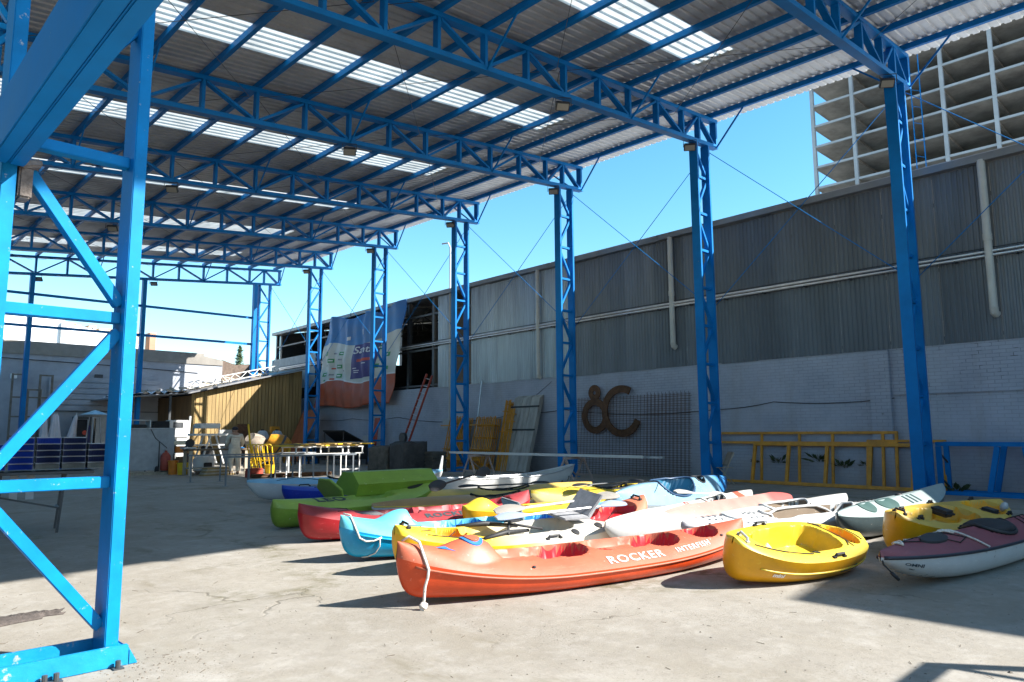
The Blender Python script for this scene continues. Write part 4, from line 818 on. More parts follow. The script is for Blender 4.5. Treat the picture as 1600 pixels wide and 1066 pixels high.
# --- white and salmon slim boats right of centre
k14 = kayak('surf_ski', 'long white surf ski with a salmon banded far tip, right behind the tricolour kayak', 'kayak', (6.9, 5.55), (12.0, 6.35), .62, .27, WH, plastic('white_salmon_deck', (.52,.51,.48), .32, .05, col2=[((.5,.10,.06), 4.15, 4.2), ((.50,.49,.46), 4.45, 4.5)]), BLACK, br=.06, sr=.08, p=.7, stem=8, e1=.6, crown=.05, ridge=.10, roll=R(8), wells=[(3.3,0,.4,.17,.14,2.2,.85,1)], group='slim white boats right of centre'); coaming(k14, 3.3, .42, .18, .01, .015, WHD)
MB().tube([k14.hu(x, .42, -1)+Vector((0,-.004,0)) for x in [.6+.1*i for i in range(16)]], .010, 5).build('side_stripe', GREYP, k14.t, fix=False); deck_print(k14, 'E1', 2.2, -.35, .16, mat('red_lettering', (.6,.06,.03), .5), .004)
blade_paddle('white paddle with a dark edged blade resting on the white surf ski', (9.6, 6.28, .52), (11.0, 6.22, .40), .3, WHD, WHITE)
k15 = kayak('slim_kayak', 'slim faded pink kayak lying keel up between the white boats', 'kayak', (8.1, 5.62), (12.3, 5.72), .50, .24, plastic('faded_pink', (.40,.185,.15), .5), plastic('faded_pink_deck', (.40,.20,.165), .5, col2=[((.40,.07,.06), 3.0, 3.4)]), None, br=.03, sr=.03, p=.6, stem=6, e1=.8, crown=.05, ridge=.14, group='slim white boats right of centre')
BRN = plastic('cockpit_brown', (.22,.165,.115), .7)
k16 = kayak('double_canoe', 'white decked boat with one short brown lined cockpit, partly behind the other white one', 'boat', (8.7, 5.08), (12.6, 4.98), .56, .27, WH, WHD, BRN, br=.04, sr=.06, p=.6, stem=9, e1=.6, crown=.05, ridge=.06, roll=R(10), wells=[(1.75,0,.62,.19,.22,3,.85,1)], rim=None, group='slim white boats right of centre'); coaming(k16, 1.75, .64, .20, .008, .02, WH)
k17 = kayak('double_canoe', 'white decked boat with a long brown lined cockpit and black dots on its near deck', 'boat', (7.55, 4.92), (12.1, 3.92), .62, .29, WH, WH, BRN, br=.04, sr=.08, p=.6, stem=9, e1=.6, crown=.05, ridge=.05, roll=R(10), wells=[(2.35,0,.95,.19,.22,4,.85,1)], group='slim white boats right of centre', nx=110); coaming(k17, 2.35, .97, .20, .008, .02, WH)
hatch(k17, .85, 0, .15, .12, GREYP, 'round_hatch', .02)
m = MB()
for r_ in range(5):
    for q in range(10):
        x = .35+q*.10+(r_%2)*.05; v = -.75+r_*.36
        if abs(x-.85) < .17 and abs(v) < .5: continue
        c = k17.dk(x, v)[0]; m.lathe([(.017, c.z), (.017, c.z+.006)], 8, (c.x, c.y, 0))
m.build('deck_dots', INKG, k17.t, fix=False)
for q in range(5): cord(k17, [(3.5+q*.1, -.5), (3.55+q*.1, .5)], .004)
c = k17.dk(4.5, 0)[0]; m = MB(); m.ball(c, .075, 10, (1.1,.8,.8)); m.build('end_cap', BLACK, k17.t, smooth=True)
TEAL = plastic('dark_teal_hull', (.06,.085,.09), .35); TEALD = plastic('pale_grey_green_deck', (.33,.40,.385), .35)
k18 = kayak('sea_kayak', 'pale grey green sea kayak with dark underside, oval green hatch and three dark deck bars', 'kayak', (9.2, 3.78), (14.3, 4.02), .62, .34, TEAL, TEALD, None, br=.06, sr=.14, rr=.06, p=.66, stem=7, e1=.9, crown=.03, ridge=.10, roll=R(10), group='slim white boats right of centre')
hatch(k18, 1.7, -.25, .36, .13, mat('green_hatch', (.05,.10,.09), .4), h=.012); hatch(k18, .9, -.2, .22, .12, mat('green_hatch', (.05,.10,.09), .4), h=.012)
for q in range(3):
    m = MB(); pts = [k18.dk(2.55+q*.22, -.62+.08*i)[0]+Vector((0,0,.004)) for i in range(8)]; pt2 = [k18.dk(2.64+q*.22, -.62+.08*i)[0]+Vector((0,0,.004)) for i in range(8)]
    m.add(pts+pt2, [(i, 8+i, 9+i, i+1) for i in range(7)]); m.build('deck_bar', mat('dark_deck_bar', (.03,.06,.06), .4), k18.t, fix=False)
# --- short yellow tub kayak
k19 = kayak('tub_kayak', 'short bright yellow tub kayak with a wide open cockpit, its bow lifted off the slab', 'kayak', (6.26, 3.62), (8.22, 3.2), .78, .30, YH, YD, [YW, YH], br=.10, sr=-.03, rr=.0, p=.50, stem=26, e1=.62, e2=.85, crown=.045, cpow=2.6, bulge=-.12, roll=R(21), wells=[(.95,0,.53,.25,.22,3.0,.62),(1.26,.0,.20,.24,.215,3,.7),(1.68,0,.14,.2,.09,2.4,.75,1),(.44,0,.14,.14,.11,2.4,.75,1)], group='kayaks laid out on the yard', nx=180, ny=64)
cord(k19, [(.18,-.5),(.85,-.72)]); cord(k19, [(.22,.4),(.55,.1),(.62,-.5)]); cord(k19, [(.3,.5),(.75,-.55),(.95,-.7)], .007); cord(k19, [(.62,-.5),(.9,-.62)], .008)
for a, b in (((1.48,.75),(1.84,-.55)),((1.48,-.62),(1.86,.5)),((1.5,.8),(1.55,-.7)),((1.52,.7),(1.85,-.4)),((1.82,.6),(1.84,-.6))): cord(k19, [a, b], .005)
handle(k19, .14, .0, GREYP, l=.16, ang=1.2); handle(k19, 1.15, -.90, l=.15); handle(k19, .82, .92, l=.14); hatch(k19, .92, 0, .15, .10, GREYP, 'scupper_plate', .008)
m = MB()
for k in range(6): m.box(.85+k*.028, .865+k*.028, -.05, .05, k19.dk(.92,0)[0].z+.012, k19.dk(.92,0)[0].z+.018)
m.build('plate_slots', BLACK, k19.t, fix=False)
for s in (-1, 1):
    m = MB(); c = k19.dk(.9, .36*s)[0]; m.prism([(.64,s*.11,c.z),(.76,s*.18,c.z+.06),(.80,s*.10,c.z+.0)], (0,0,.05)); m.build('foot_brace', YD, k19.t, bevel=.01)
hull_print(k19, 'somillo', 1.22, .30, .12, INKG, up=1.6, bold=.008); hull_print(k19, 'mini', .34, .34, .07, INKW, up=2., bold=.003)
MB().tube([k19.hu(x, .22, -1)+Vector((0,-.002,0)) for x in [.2+.05*i for i in range(35)]], .010, 6).build('moulded_rib', YD, k19.t, smooth=True, fix=False)
# --- second yellow tub, half in shade
k20 = kayak('tub_kayak', 'mustard yellow single kayak mostly in shade with only its bow in the sun', 'kayak', (8.78, 3.02), (11.55, 2.62), .82, .36, YH, plastic('dirty_yellow', (.58,.36,.05), .5), [YW, YW], br=.10, sr=.08, rr=.0, p=.5, stem=22, e1=.55, e2=.75, crown=.05, cpow=2.6, roll=R(15), wells=[(.95,0,.36,.24,.15,2.6,.7),(1.5,0,.30,.24,.17,2.6,.75,1),(2.3,0,.26,.24,.12,2.6,.75,1),(.45,.0,.2,.16,.07,2.6,.7)], group='kayaks laid out on the yard', nx=150, ny=48)
m = MB(); c = k20.dk(1.35, .1)[0]; m.box(c.x-.1,c.x+.14,-.02,.22,c.z+.10,c.z+.18); m.build('knee_pad', BLACK, k20.t, bevel=.03); m = MB(); c = k20.dk(2.2,-.35)[0]; m.box(c.x-.12,c.x+.1,-.22,-.02,c.z+.08,c.z+.14); m.build('knee_pad', BLACK, k20.t, bevel=.03)
for x, v in ((.30,-.5),(.85,-.9),(.55,.6),(1.7,.95),(2.4,-.9),(2.5,.9)): handle(k20, x, v, l=.09)
handle(k20, .08, 0, l=.12, ang=1.57); hull_print(k20, 'somillo', 1.35, .30, .10, INK, up=1.6, bold=.004); c = k20.dk(2.55,-.6)[0]; m = MB(); m.ball(c, .06, 8, (1.2,.8,1.2)); m.build('rag', GREYP, k20.t, smooth=True)
# --- maroon and white sea kayak at the right edge
MAR = plastic('maroon_deck', (.22,.045,.055), .45)
k21 = kayak('sea_kayak', 'maroon decked sea kayak with white hull, black trim and OMNI on its bow', 'kayak', (6.86, 2.42), (11.9, 1.92), .64, .27, WH, MAR, BLACK, br=.06, sr=.06, rr=.04, p=.66, stem=4.2, e1=.62, crown=.05, ridge=.10, cpow=2, wells=[(2.55,0,.36,.22,.2,2.2,.88,1)], rim=mat('black_trim', (.02,.02,.03), .45), rimr=.017, group='kayaks laid out on the yard', nx=120, ny=30)
c = k21.dk(2.55,0)[0]; m = MB(); m.ball((2.55,0,k21.sh(2.55)+.10), .38, 16, (1,.62,.26)); m.build('cockpit_cover', mat('black_neoprene', (.012,.012,.015), .7), k21.t, smooth=True); coaming(k21, 2.55, .37, .235, .015)
for a, b in (((.35,0),(.95,-.5)),((.95,.5),(1.55,-.45)),((.95,-.5),(1.5,.5)),((.5,.5),(1.3,-.62)),((.35,.1),(1.2,.6)),((1.3,-.62),(1.62,-.4))): cord(k21, [a, b], .005)
hatch(k21, .98, -.25, .26, .06, BLACK, 'spare_grip', .02)
P_ = [(.62,.3),(.8,.5),(1.05,.55),(1.25,.35),(1.45,.1),(1.55,-.3),(1.62,-.7),(1.66,-1.0)]; cord(k21, P_, .011, ROPE, 'deck_rope', .018); cord(k21, [(.30,.1),(.36,-.3),(.42,.2),(.34,.3)], .012, ROPE, 'deck_rope', .014); cord(k21, [(1.2,.3),(1.35,.5),(1.5,.2),(1.3,.1),(1.45,-.2)], .014, ROPE, 'deck_rope', .02)
m = MB(); a_ = Vector((.02,0,k21.sh(0))); m.tube([a_, a_+Vector((-.01,-.02,-.06)), a_+Vector((.05,-.06,-.13)), a_+Vector((.09,-.09,-.17))], .008, 6); m.tube([a_+Vector((.04,-.06,-.13)), a_+Vector((.10,-.09,-.19))], .016, 7); m.build('toggle', BLACK, k21.t, smooth=True)
hull_print(k21, 'OMNI', .24, .34, .10, INK, up=1.7, bold=.002); hull_print(k21, 'MC', .32, .52, .05, INK, up=1.7, bold=.002)
for x in (3.2,3.35,3.5): cord(k21, [(x,-.7),(x+.3,.7)], .006)
k22 = kayak('sea_kayak', 'maroon kayak tip at the right picture edge behind the maroon and white kayak', 'kayak', (11.75, 2.15), (15.9, .9), .6, .30, MAR, RDD, BLACK, br=.1, p=.66, stem=6, ridge=.09, wells=[(2.2,0,.4,.2,.2,2.2,.88,1)], nx=50, ny=16, group='kayaks laid out on the yard'); cord(k22, [(.1,0),(1.0,.5)])
# ================================================================ THINGS ALONG THE RIGHT WALL
def wp(y, off, z=0): return (19.228+.051*(y-6)-off, y, z)
def lean_frame(name, label, y0, y1, H, foot, mt, posts, sec=.07, z0=0., group=None, rails=()):
    """rectangular frame leaning on the wall: local y along the wall, tilted about its foot"""
    t = thing(name, label, 'frame', wp(y1, foot, z0), -WA, group); t.rotation_euler = (0, math.atan2(foot-.10, H)*.9, -WA); L_ = y0-y1
    for z in [sec/2, H-sec/2]+list(rails): MB().bar((0, 0, z), (0, L_, z), sec, sec*.8, up=(0,0,1)).build('rail', mt, t, bevel=.006)
    for q in [sec/2, L_-sec/2]+list(posts): MB().bar((0.001, q, sec+.001), (0.001, q, H-sec-.001), sec, sec*.8, up=(0,1,0)).build('upright', mt, t, bevel=.006)
    return t
lean_frame('wall_frame', 'long ochre steel frame leaning nearest the yard, standing in front of another ochre frame', 10.0, 5.75, 1.15, .42, OCHRE, [1.05, 2.15, 3.2], .09)
lean_frame('wall_frame', 'taller ochre steel frame with a double top rail leaning behind the front ochre frame', 11.1, 6.15, 1.42, .26, OCHRE, [.35, 1.6, 2.5, 3.6], .07, rails=[1.12])
lean_frame('wall_frame', 'ochre steel frame passing behind the right hand blue column', 6.9, 5.1, 1.22, .33, OCHRE, [], .06)
bf = thing('box_frame', 'blue steel box frame on the ground by the wall, right of the right hand column', 'frame', wp(2.4, .75), -WA)
for off in (0, .5):
    for z in (.04, 1.12): MB().bar((off,0,z),(off,2.75,z),.09,.07,up=(0,0,1)).build('rail', BLUE, bf, bevel=.006)
    for q, q2 in ((.05,.05),(1.05,.95),(1.55,1.75),(2.7,2.7)): MB().bar((off+.001,q2,.09),(off+.001,q,1.07),.11,.07,up=(0,1,0)).build('upright', BLUE, bf, bevel=.006)
for z, zz in ((.9,.7),(.35,.15)): MB().bar((0.04,2.68,z),(.46,2.68,zz),.03).build('brace', STEEL, bf)
# folding wooden chair
ch = thing('folding_chair', 'weathered slatted wooden folding chair standing before the ochre frames', 'chair', (18.18, 10.32, 0), R(-38))
for s in (-.2, .2):
    MB().bar((-.22,s,.0),(.22,s,.86),.035,.022).build('leg', WOOD, ch, bevel=.004); MB().bar((.22,s*.86,.0),(-.2,s*.86,.44),.035,.022).build('leg', WOOD, ch, bevel=.004)
for k in range(5): MB().bar((-.2+.09*k,-.2,.452),(-.2+.09*k,.2,.452),.07,.016,up=(1,0,0)).build('seat_slat', WOOD, ch, bevel=.003)
for z in (.52,.85): MB().bar((-.22+.51*z,-.2,z),(-.22+.51*z,.2,z),.05,.018,up=(0,0,1)).build('back_rail', WOOD, ch, bevel=.003)
for k in range(6): MB().bar((.055,-.15+.06*k,.54),(.205,-.15+.06*k,.83),.032,.012,up=(0,1,0)).build('back_slat', WOOD, ch, bevel=.002)
MB().bar((-.16,-.2,.12),(-.16,.2,.12),.025).build('stretcher', WOOD, ch)
# reinforcing mesh
ms = thing('mesh_panel', 'rusty reinforcing mesh panels leaning against the pale wall below the rusty rings', 'mesh panel', wp(12.0, .30), -WA)
for off, dz, dy in ((0, 0, 0), (.05, .06, .07)):
    m = MB()
    for k in range(34 if off == 0 else 12): m.tube([(off, .07+.145*k+dy, .02+dz), (off+.16, .07+.145*k+dy, 2.62+dz+(k%3)*.01)], .0062, 4, cap=False)
    for k in range(18): m.tube([(off+.16*k/18, dy, .06+.145*k+dz), (off+.16*k/18, 4.85+dy, .06+.145*k+dz)], .0075, 4, cap=False)
    tag(m.build('mesh_wires', RUST, ms, fix=False), kind='stuff')
def ring_poly(r0, r1, a0, a1, n): return [(r1*math.cos(lerp(a0,a1,k/n)), r1*math.sin(lerp(a0,a1,k/n))) for k in range(n+1)]+[(r0*math.cos(lerp(a1,a0,k/n)), r0*math.sin(lerp(a1,a0,k/n))) for k in range(n+1)]
def ring(m, cy, cz, r0, r1, a0, a1, n=30, th=.05):
    for k in range(n):
        a, b = lerp(a0,a1,k/n), lerp(a0,a1,(k+1)/n); P = lambda r, q, x: (x, cy-r*math.cos(q), cz+r*math.sin(q))
        m.add([P(r0,a,0),P(r1,a,0),P(r1,b,0),P(r0,b,0),P(r0,a,th),P(r1,a,th),P(r1,b,th),P(r0,b,th)], [(0,1,2,3),(7,6,5,4),(1,5,6,2),(0,3,7,4)]+([(0,4,5,1)] if k==0 else [])+([(3,2,6,7)] if k==n-1 else []))
r8 = thing('rusty_ring', 'rusty steel ring with a drilled lug on top, hung left of the open ring', 'ring', wp(15.95, .17, 1.98), -WA)
m = MB(); ring(m, 0, 0, .37, .60, 0, 6.2832, 36); ring(m, 0, .80, .07, .27, 0, 6.2832, 20, .045); m.build('plate', RUST, r8)
rc = thing('rusty_ring', 'rusty steel C shaped open ring, hung right of the closed ring', 'ring', wp(14.75, .19, 2.12), -WA)
m = MB(); ring(m, 0, 0, .62, .86, R(60), R(335), 40); m.build('plate', RUST, rc)
# beam on trestles
bmx = thing('steel_beam', 'long pale steel sections laid across two wooden trestles', 'beam', (15.97, 10.85, .74), 0)
MB().box(-.06,.06,.6,8.5,0,.07).build('section', WHITE, bmx, bevel=.006); MB().box(.065,.17,0,7.6,0,.05).build('section', SILV, bmx, bevel=.006); MB().box(-.16,-.065,.5,6.6,0,.06).build('section', WHITE, bmx, bevel=.006)
def trestle(lbl, y):
    t = thing('trestle', lbl, 'trestle', (15.97, y, 0)); PK = mat('pinkish_timber', (.40,.30,.26), .8, 0, .15, 5)
    MB().bar((-.45,0,.70),(.45,0,.70),.07,up=(0,0,1)).build('top_rail', PK, t)
    for s in (-1,1):
        for q in (-1,1): MB().bar((s*.40,q*.02,.67),(s*.42,q*.36,0),.06,.03).build('leg', PK, t)
        MB().bar((s*.40,-.28,.22),(s*.40,.28,.22),.05,.025,up=(0,0,1)).build('stretcher', PK, t)
    MB().bar((-.40,.05,.62),(.40,.3,.2),.05,.025).build('brace', PK, t)
    return t
trestle('pink tinted wooden trestle under the far end of the pale steel sections', 17.9); trestle('pink tinted wooden trestle under the near middle of the pale steel sections', 13.8)
# grey formwork boards, leaning
fw = thing('formwork_panels', 'stack of tall grey formwork boards strapped together, leaning beside the ochre scaffold frames', 'boards', wp(18.6, .95), -WA); fw.rotation_euler = (0, R(16), -WA)
GB = mat('cement_grey_board', (.34,.33,.30), .85, 0, .2, 4, streak=True, bump=.2)
for k in range(3):
    for q in range(3): MB().box(-.05+.06*q,-.0+.06*q, .03+.48*k, .495+.48*k, 0, 2.85+.06*q).build('board', GB, fw, bevel=.004)
for z in (1.55, 2.45): MB().box(-.075,-.053,-.02,1.55,z,z+.06).build('strap', BLACK, fw, fix=False)
# ochre scaffold frames, leaning
def scaff(lbl, y, n, H, wd, tilt, foot, step=.075, rungs=(.25,.8,1.3,1.8), z0=0):
    t = thing('scaffold_bundle', lbl, 'scaffold frames', wp(y, foot, z0), -WA); t.rotation_euler = (0, R(tilt), -WA)
    for k in range(n):
        m = MB(); yy = k*step
        for q in (0, wd): m.tube([(0.0+.012*(k%2), yy+q*.0, 0), (0.0+.012*(k%2), yy, H-.02*(k%3))], .027, 6, cap=True); break
        m.tube([(.30, yy+.02, 0), (.30, yy+.02, H-.02)], .026, 6)
        for z in rungs: m.tube([(0, yy, z), (.30, yy+.02, z)], .014, 5)
        m.build('frame', OCHRE, t, smooth=40)
    for z in rungs[1::2]: MB().tube([(-.02,0,z),(-.02,n*step,z)],.02,6).build('tie_bar', OCHRE, t, smooth=40)
    return t
scaff('left bundle of ochre scaffold frames leaning on the wall beside the meter box', 22.75, 11, 2.2, .3, 14, .95, .115)
scaff('middle bundle of ochre scaffold frames, between the left bundle and the tall pair', 20.95, 11, 2.15, .3, 14, .95, .115)
t = scaff('tall ochre scaffold ladder frames at the right end, next to the grey boards', 20.1, 4, 2.75, .3, 12, .95, .09, (.3,.7,1.1,1.5,1.9,2.3,2.6))
t = scaff('short ochre ladder frame between the tall frames and the grey boards', 19.75, 3, 2.4, .3, 12, 1.0, .1, (.3,.7,1.1,1.5,1.9,2.2))
MB().tube([(19.0,23.0,.42),(19.0,21.5,.42)],.03,6).build('tie_bar',OCHRE,None) if False else None
sp = thing('stage_plank', 'ochre scaffold toe board lying across the feet of the leaning bundles', 'board', wp(21.0, 1.25, .36), -WA); MB().box(-.02,.02,0,3.1,0,.13).build('board', OCHRE, sp, bevel=.005)
sp = thing('scaffold_tube', 'ochre tube tied across the two scaffold bundles', 'tube', wp(22.0, .72, 1.72), -WA); MB().box(-.02,.02,-.3,2.2,0,.045).build('tube', OCHRE, sp, bevel=.008)
cn = thing('concrete_ring', 'grey pipe ring standing on edge between the scaffold bundles', 'pipe', wp(22.25, .7, .30), -WA); m = MB(); ring(m, 0, 0, .13, .29, 0, 6.2832, 26, .30); m.build('pipe', CONC, cn)
# ladder
ldr = thing('ladder', 'long red wooden ladder leaning against the wall under the bright cladding', 'ladder', (19.05, 26.75, .02)); ldr.rotation_euler = (R(13), R(14), 0)
for q in (-.22, .22): MB().bar((0,q,0),(0,q,4.25),.05,.09,up=(0,1,0)).build('stile', REDP, ldr, bevel=.006)
for k in range(12): MB().tube([(0,-.2,.3+.34*k),(0,.2,.3+.34*k)],.02,6).build('rung', SILV, ldr, smooth=True)
# dark sacks / tank blocks
def block(lbl, x, y, sx, sy, sz, mt, rz=0):
    t = thing('bulk_bag', lbl, 'bulk bag', (x, y, 0), rz); bm = bmesh.new(); bmesh.ops.create_cube(bm, size=1); bmesh.ops.subdivide_edges(bm, edges=bm.edges[:], cuts=7, use_grid_fill=True)
    for v in bm.verts:
        c = v.co; b_ = 1+.10*math.cos(c.x*2.8)*math.cos(c.y*2.8); v.co = Vector((c.x*sx*b_+rnd.gauss(0,.008), c.y*sy*b_+rnd.gauss(0,.008), (c.z+.5)*sz*(1+.05*math.sin(c.x*9+c.y*6))+rnd.gauss(0,.006)*(1 if c.z>-.45 else 0)))
    me = bpy.data.meshes.new('bag'); bm.to_mesh(me); bm.free(); me.materials.append(mt); me.polygons.foreach_set('use_smooth', [True]*len(me.polygons)); link('bag', me, t); return t
BG = mat('dirty_black_bag', (.045,.043,.042), .7, 0, .4, 3, bump=.4, bscale=12); BG2 = mat('dirty_grey_bag', (.10,.09,.075), .85, 0, .3, 4, bump=.4, bscale=12)
block('dusty brown bulk bag, left of the black one', 16.5, 23.9, .95, 1.05, .92, BG2, .15); block('black bulk bag below the red ladder', 16.55, 22.55, .95, 1.15, 1.08, BG, -.1)
t = thing('sack_pile', 'low pile of folded brown sacks right of the black bulk bag', 'sacks', (17.2, 21.9, 0))
for k in range(6): MB().box(-.35,.35,-.45,.4,.125*k,.125*k+.115).build('sack', BG2, t, bevel=.03)
t = thing('cable_reel', 'small grey wheel standing on top of the bulk bags', 'reel', (16.7, 23.1, 1.06)); m = MB(); m.lathe([(.0,-.06),(.20,-.06),(.20,-.04),(.08,-.03),(.08,.03),(.20,.04),(.20,.06),(.0,.06)],18,(0,0,.2),'x'); m.build('wheel', STEEL, t, smooth=30)
# barbecue / hood
t = thing('steel_cabinet', 'dark open cabinet with its lid propped up, between two blue columns', 'cabinet', (18.6, 30.6, 0))
MB().box(-.5,.5,-1.6,1.6,.25,.98).build('body', BLACK, t, bevel=.02); m = MB(); m.prism([(-.55,-1.0,1.55),(.2,-1.5,1.05),(.2,1.0,1.05),(-.55,.9,1.55)],(0,0,.04)); m.build('lid', BLACK, t)
for q in (-.9,.8): MB().bar((-.5,q,1.0),(-.5,q,1.55),.03).build('lid_stay', STEEL, t)
for q in (-1.5,1.5):
    for p in (-.4,.4): MB().box(p-.04,p+.04,q-.04,q+.04,0,.25).build('leg', STEEL, t)
def lean_board(nm, lbl, y, wd, H, foot, mt, th=.03, tilt=10, x=None):
    t = thing(nm, lbl, 'board', wp(y, foot) if x is None else (x, y, 0), -WA); t.rotation_euler = (0, R(tilt), -WA); MB().box(0, th, 0, wd, .0, H).build('board', mt, t, bevel=.004); return t
lean_board('red_board', 'narrow dark red board leaning beside the blue column by the cabinet', 29.6, .42, 2.2, .75, REDP, tilt=8)
lean_board('red_board', 'wide rust red board leaning at the right end of the timber hut', 34.6, 1.7, 2.9, 2.3, mat('rust_red_board', (.30,.10,.045), .7, 0, .2, 3), tilt=22)
lean_board('grey_board', 'grey board leaning under the narrow red board', 29.9, .7, 1.35, 1.05, GREYP, tilt=12)
lean_board('steel_tube', 'thin bare tube leaning on the wall behind the scaffold frames', 22.2, .04, 3.6, .6, SILV, .04, 8)
for k, (x, y, mt, l) in enumerate(((17.0,34.2,OCHRE,'ochre drill press standing at the foot of the far blue column'),(17.3,31.8,BLACK,'dark workbench frame by the far blue column'))):
    t = thing('workshop_stand', l, 'stand', (x, y, 0))
    MB().box(-.4,.4,-.3,.3,.8,.86).build('top', mt, t, bevel=.01)
    for a in (-.35,.35):
        for b in (-.25,.25): MB().box(a-.03,a+.03,b-.03,b+.03,0,.8).build('leg', mt, t)
    if k == 0: MB().box(-.08,.08,-.08,.08,.862,1.7).build('pillar', STEEL, t); MB().box(-.3,.14,-.12,.12,1.5,1.8).build('head', OCHRE, t, bevel=.03)
# weeds at the wall foot
def weed(y, off, z, s, lbl):
    t = thing('weed', lbl, 'plant', wp(y, off, z), rnd.uniform(0,3), 'weeds sprouting from the pale wall'); m = MB()
    for k in range(26):
        a = rnd.uniform(0,6.28); l = s*rnd.uniform(.5,1.1); d = Vector((math.cos(a)*.7, math.sin(a)*.9, rnd.uniform(.1,.9))).normalized(); u = d.orthogonal().normalized()*l*.12; p = d*l*.35; m.add([p, p+d*l*.35+u, p+d*l*.7, p+d*l*.35-u], [(0,1,2,3)])
    m.build('leaf', mat('weed_leaf', (.035,.055,.016), .7, 0, .3, 8), t, fix=False); m = MB()
    for k in range(4): a = k*1.6; m.tube([(0,0,0),(s*.2*math.cos(a),s*.2*math.sin(a),s*.45)],.006,4)
    m.build('stem', mat('weed_stem', (.09,.10,.04), .8), t, fix=False)
for y, z, s in ((10.0,.55,.16),(9.3,.55,.36),(8.15,.62,.45),(7.5,.48,.34),(6.95,.55,.22)): weed(y, .10, z, s, 'small green weed growing out of the wall behind the leaning ochre frames')
weed(4.9, .25, .0, .36, 'dark weed growing at the foot of the wall behind the right hand blue column')
# ================================================================ WORKSHOP AT THE FAR END
def legtable(nm, lbl, x0, x1, y0, y1, H, mt, leg=.03, lm=None, top=.03, nleg=2, cat='table', group=None):
    t = thing(nm, lbl, cat, (x0, y0, 0), math.atan2(y1-y0, x1-x0), group); L_ = math.hypot(x1-x0, y1-y0); lm = lm or mt
    return t, L_
t, L_ = legtable('pipe_rack', 'low grey steel pipe rack frame, near rail of the pair in front of the worker', 8.6, 12.3, 20.2, 19.6, .8, STEEL)
GRM = mat('grey_rack_steel', (.16,.18,.20), .5, .3, .1, 5)
MB().bar((-.1,0,.80),(L_+.1,0,.80),.05,up=(0,0,1)).build('top_rail', GRM, t)
for k in range(7): MB().box(k*L_/6-.02,k*L_/6+.02,-.018,.018,0,.775).build('leg', GRM, t); MB().box(k*L_/6-.09,k*L_/6+.09,-.06,.06,0,.008).build('foot', GRM, t, fix=False)
t, L_ = legtable('pipe_rack', 'low grey steel pipe rack frame, far rail of the pair in front of the worker', 8.55, 11.9, 22.6, 22.1, .8, STEEL)
MB().bar((-.1,0,.80),(L_+.1,0,.80),.045,up=(0,0,1)).build('top_rail', GRM, t)
for k in range(5): MB().box(k*L_/4-.018,k*L_/4+.018,-.018,.018,0,.775).build('leg', GRM, t); MB().box(k*L_/4-.09,k*L_/4+.09,-.06,.06,0,.008).build('foot', GRM, t, fix=False)
# lumber table
t = thing('lumber_table', 'pale tube framed table of cut boards in the sun, right of the worker', 'table', (11.4, 21.7, 0), R(4))
for z in (.78, 1.0):
    for q in (-.4,.4): MB().bar((-.2,q,z),(2.45,q,z),.032,up=(0,0,1)).build('rail', WHITE, t)
for x in (-.15,.75,1.6,2.4):
    for q in (-.4,.4): MB().box(x-.02,x+.02,q-.018,q+.018,.80,.98).build('spacer', WHITE, t)
for x in (.0,1.55,2.3):
    for q in (-.38,.38): MB().box(x-.017,x+.017,q-.015,q+.015,0,.757).build('leg', WHITE, t)
MB().bar((1.55,-.38,.25),(2.3,-.38,.25),.04,up=(0,0,1)).build('stretcher', WHITE, t)
for k in range(16):
    x = -.25+k*.18+rnd.uniform(-.05,.05); b = thing('cut_board', 'short %s board lying %s on the tube framed lumber table' % ('yellow painted' if k % 3 == 0 else 'bare timber', 'near its left end' if k < 5 else 'near its middle' if k < 11 else 'near its right end'), 'board', (11.4+math.cos(R(4))*x, 21.7+math.sin(R(4))*x, 1.03+.045*(k%2)), R(rnd.uniform(-25,35)), 'boards on the lumber table')
    MB().box(-.09,.09,-.65+rnd.uniform(-.1,.1),.6,0,.04).build('board', YEL if k%3==0 else PLANK, b, bevel=.004)
# concrete mixer
t = thing('concrete_mixer', 'yellow concrete mixer with tilted drum on a two wheeled stand', 'mixer', (15.1, 30.0, 0), R(160))
m = MB(); m.lathe([(.0,-.42),(.34,-.40),(.46,-.15),(.46,.1),(.36,.34),(.24,.55),(.21,.55),(.30,.33),(.0,.30)],22); o = m.build('drum', OCHRE, t, smooth=35); o.location = (0,0,.95); o.rotation_euler = (0, R(62), 0)
m = MB(); m.lathe([(.475,-.07),(.475,.03),(.455,.03),(.455,-.07)],22); o2 = m.build('drum_band', STEEL, o, smooth=35)
for s in (-1,1):
    MB().bar((-.1,.5*s,.9),(-.5,.42*s,.05),.05).build('stand_leg', OCHRE, t); MB().bar((-.1,.5*s,.9),(.5,.42*s,.18),.05).build('stand_leg', OCHRE, t)
    m = MB(); m.lathe([(.18,-.04),(.2,0),(.18,.04)],16,(.5,.5*s,.2),'y'); m.build('wheel', BLACK, t, smooth=30)
MB().box(-.45,-.12,-.18,.18,.55,.95).build('motor_box', YEL, t, bevel=.02)
t = thing('concrete_mixer', 'greyish brown mixer drum standing left of the yellow mixer', 'mixer', (14.35, 30.6, 0), R(200))
m = MB(); m.lathe([(.0,-.42),(.34,-.40),(.46,-.15),(.46,.1),(.36,.34),(.24,.55),(.0,.5)],22); o = m.build('drum', mat('mortar_caked_drum', (.27,.22,.17), .9, 0, .2, 6, bump=.3), t, smooth=35); o.location = (0,0,.95); o.rotation_euler = (0, R(50), 0)
for s in (-1,1):
    MB().bar((-.1,.5*s,.9),(-.5,.42*s,.02),.05).build('stand_leg', STEEL, t); MB().bar((-.1,.5*s,.9),(.5,.42*s,.02),.05).build('stand_leg', STEEL, t)
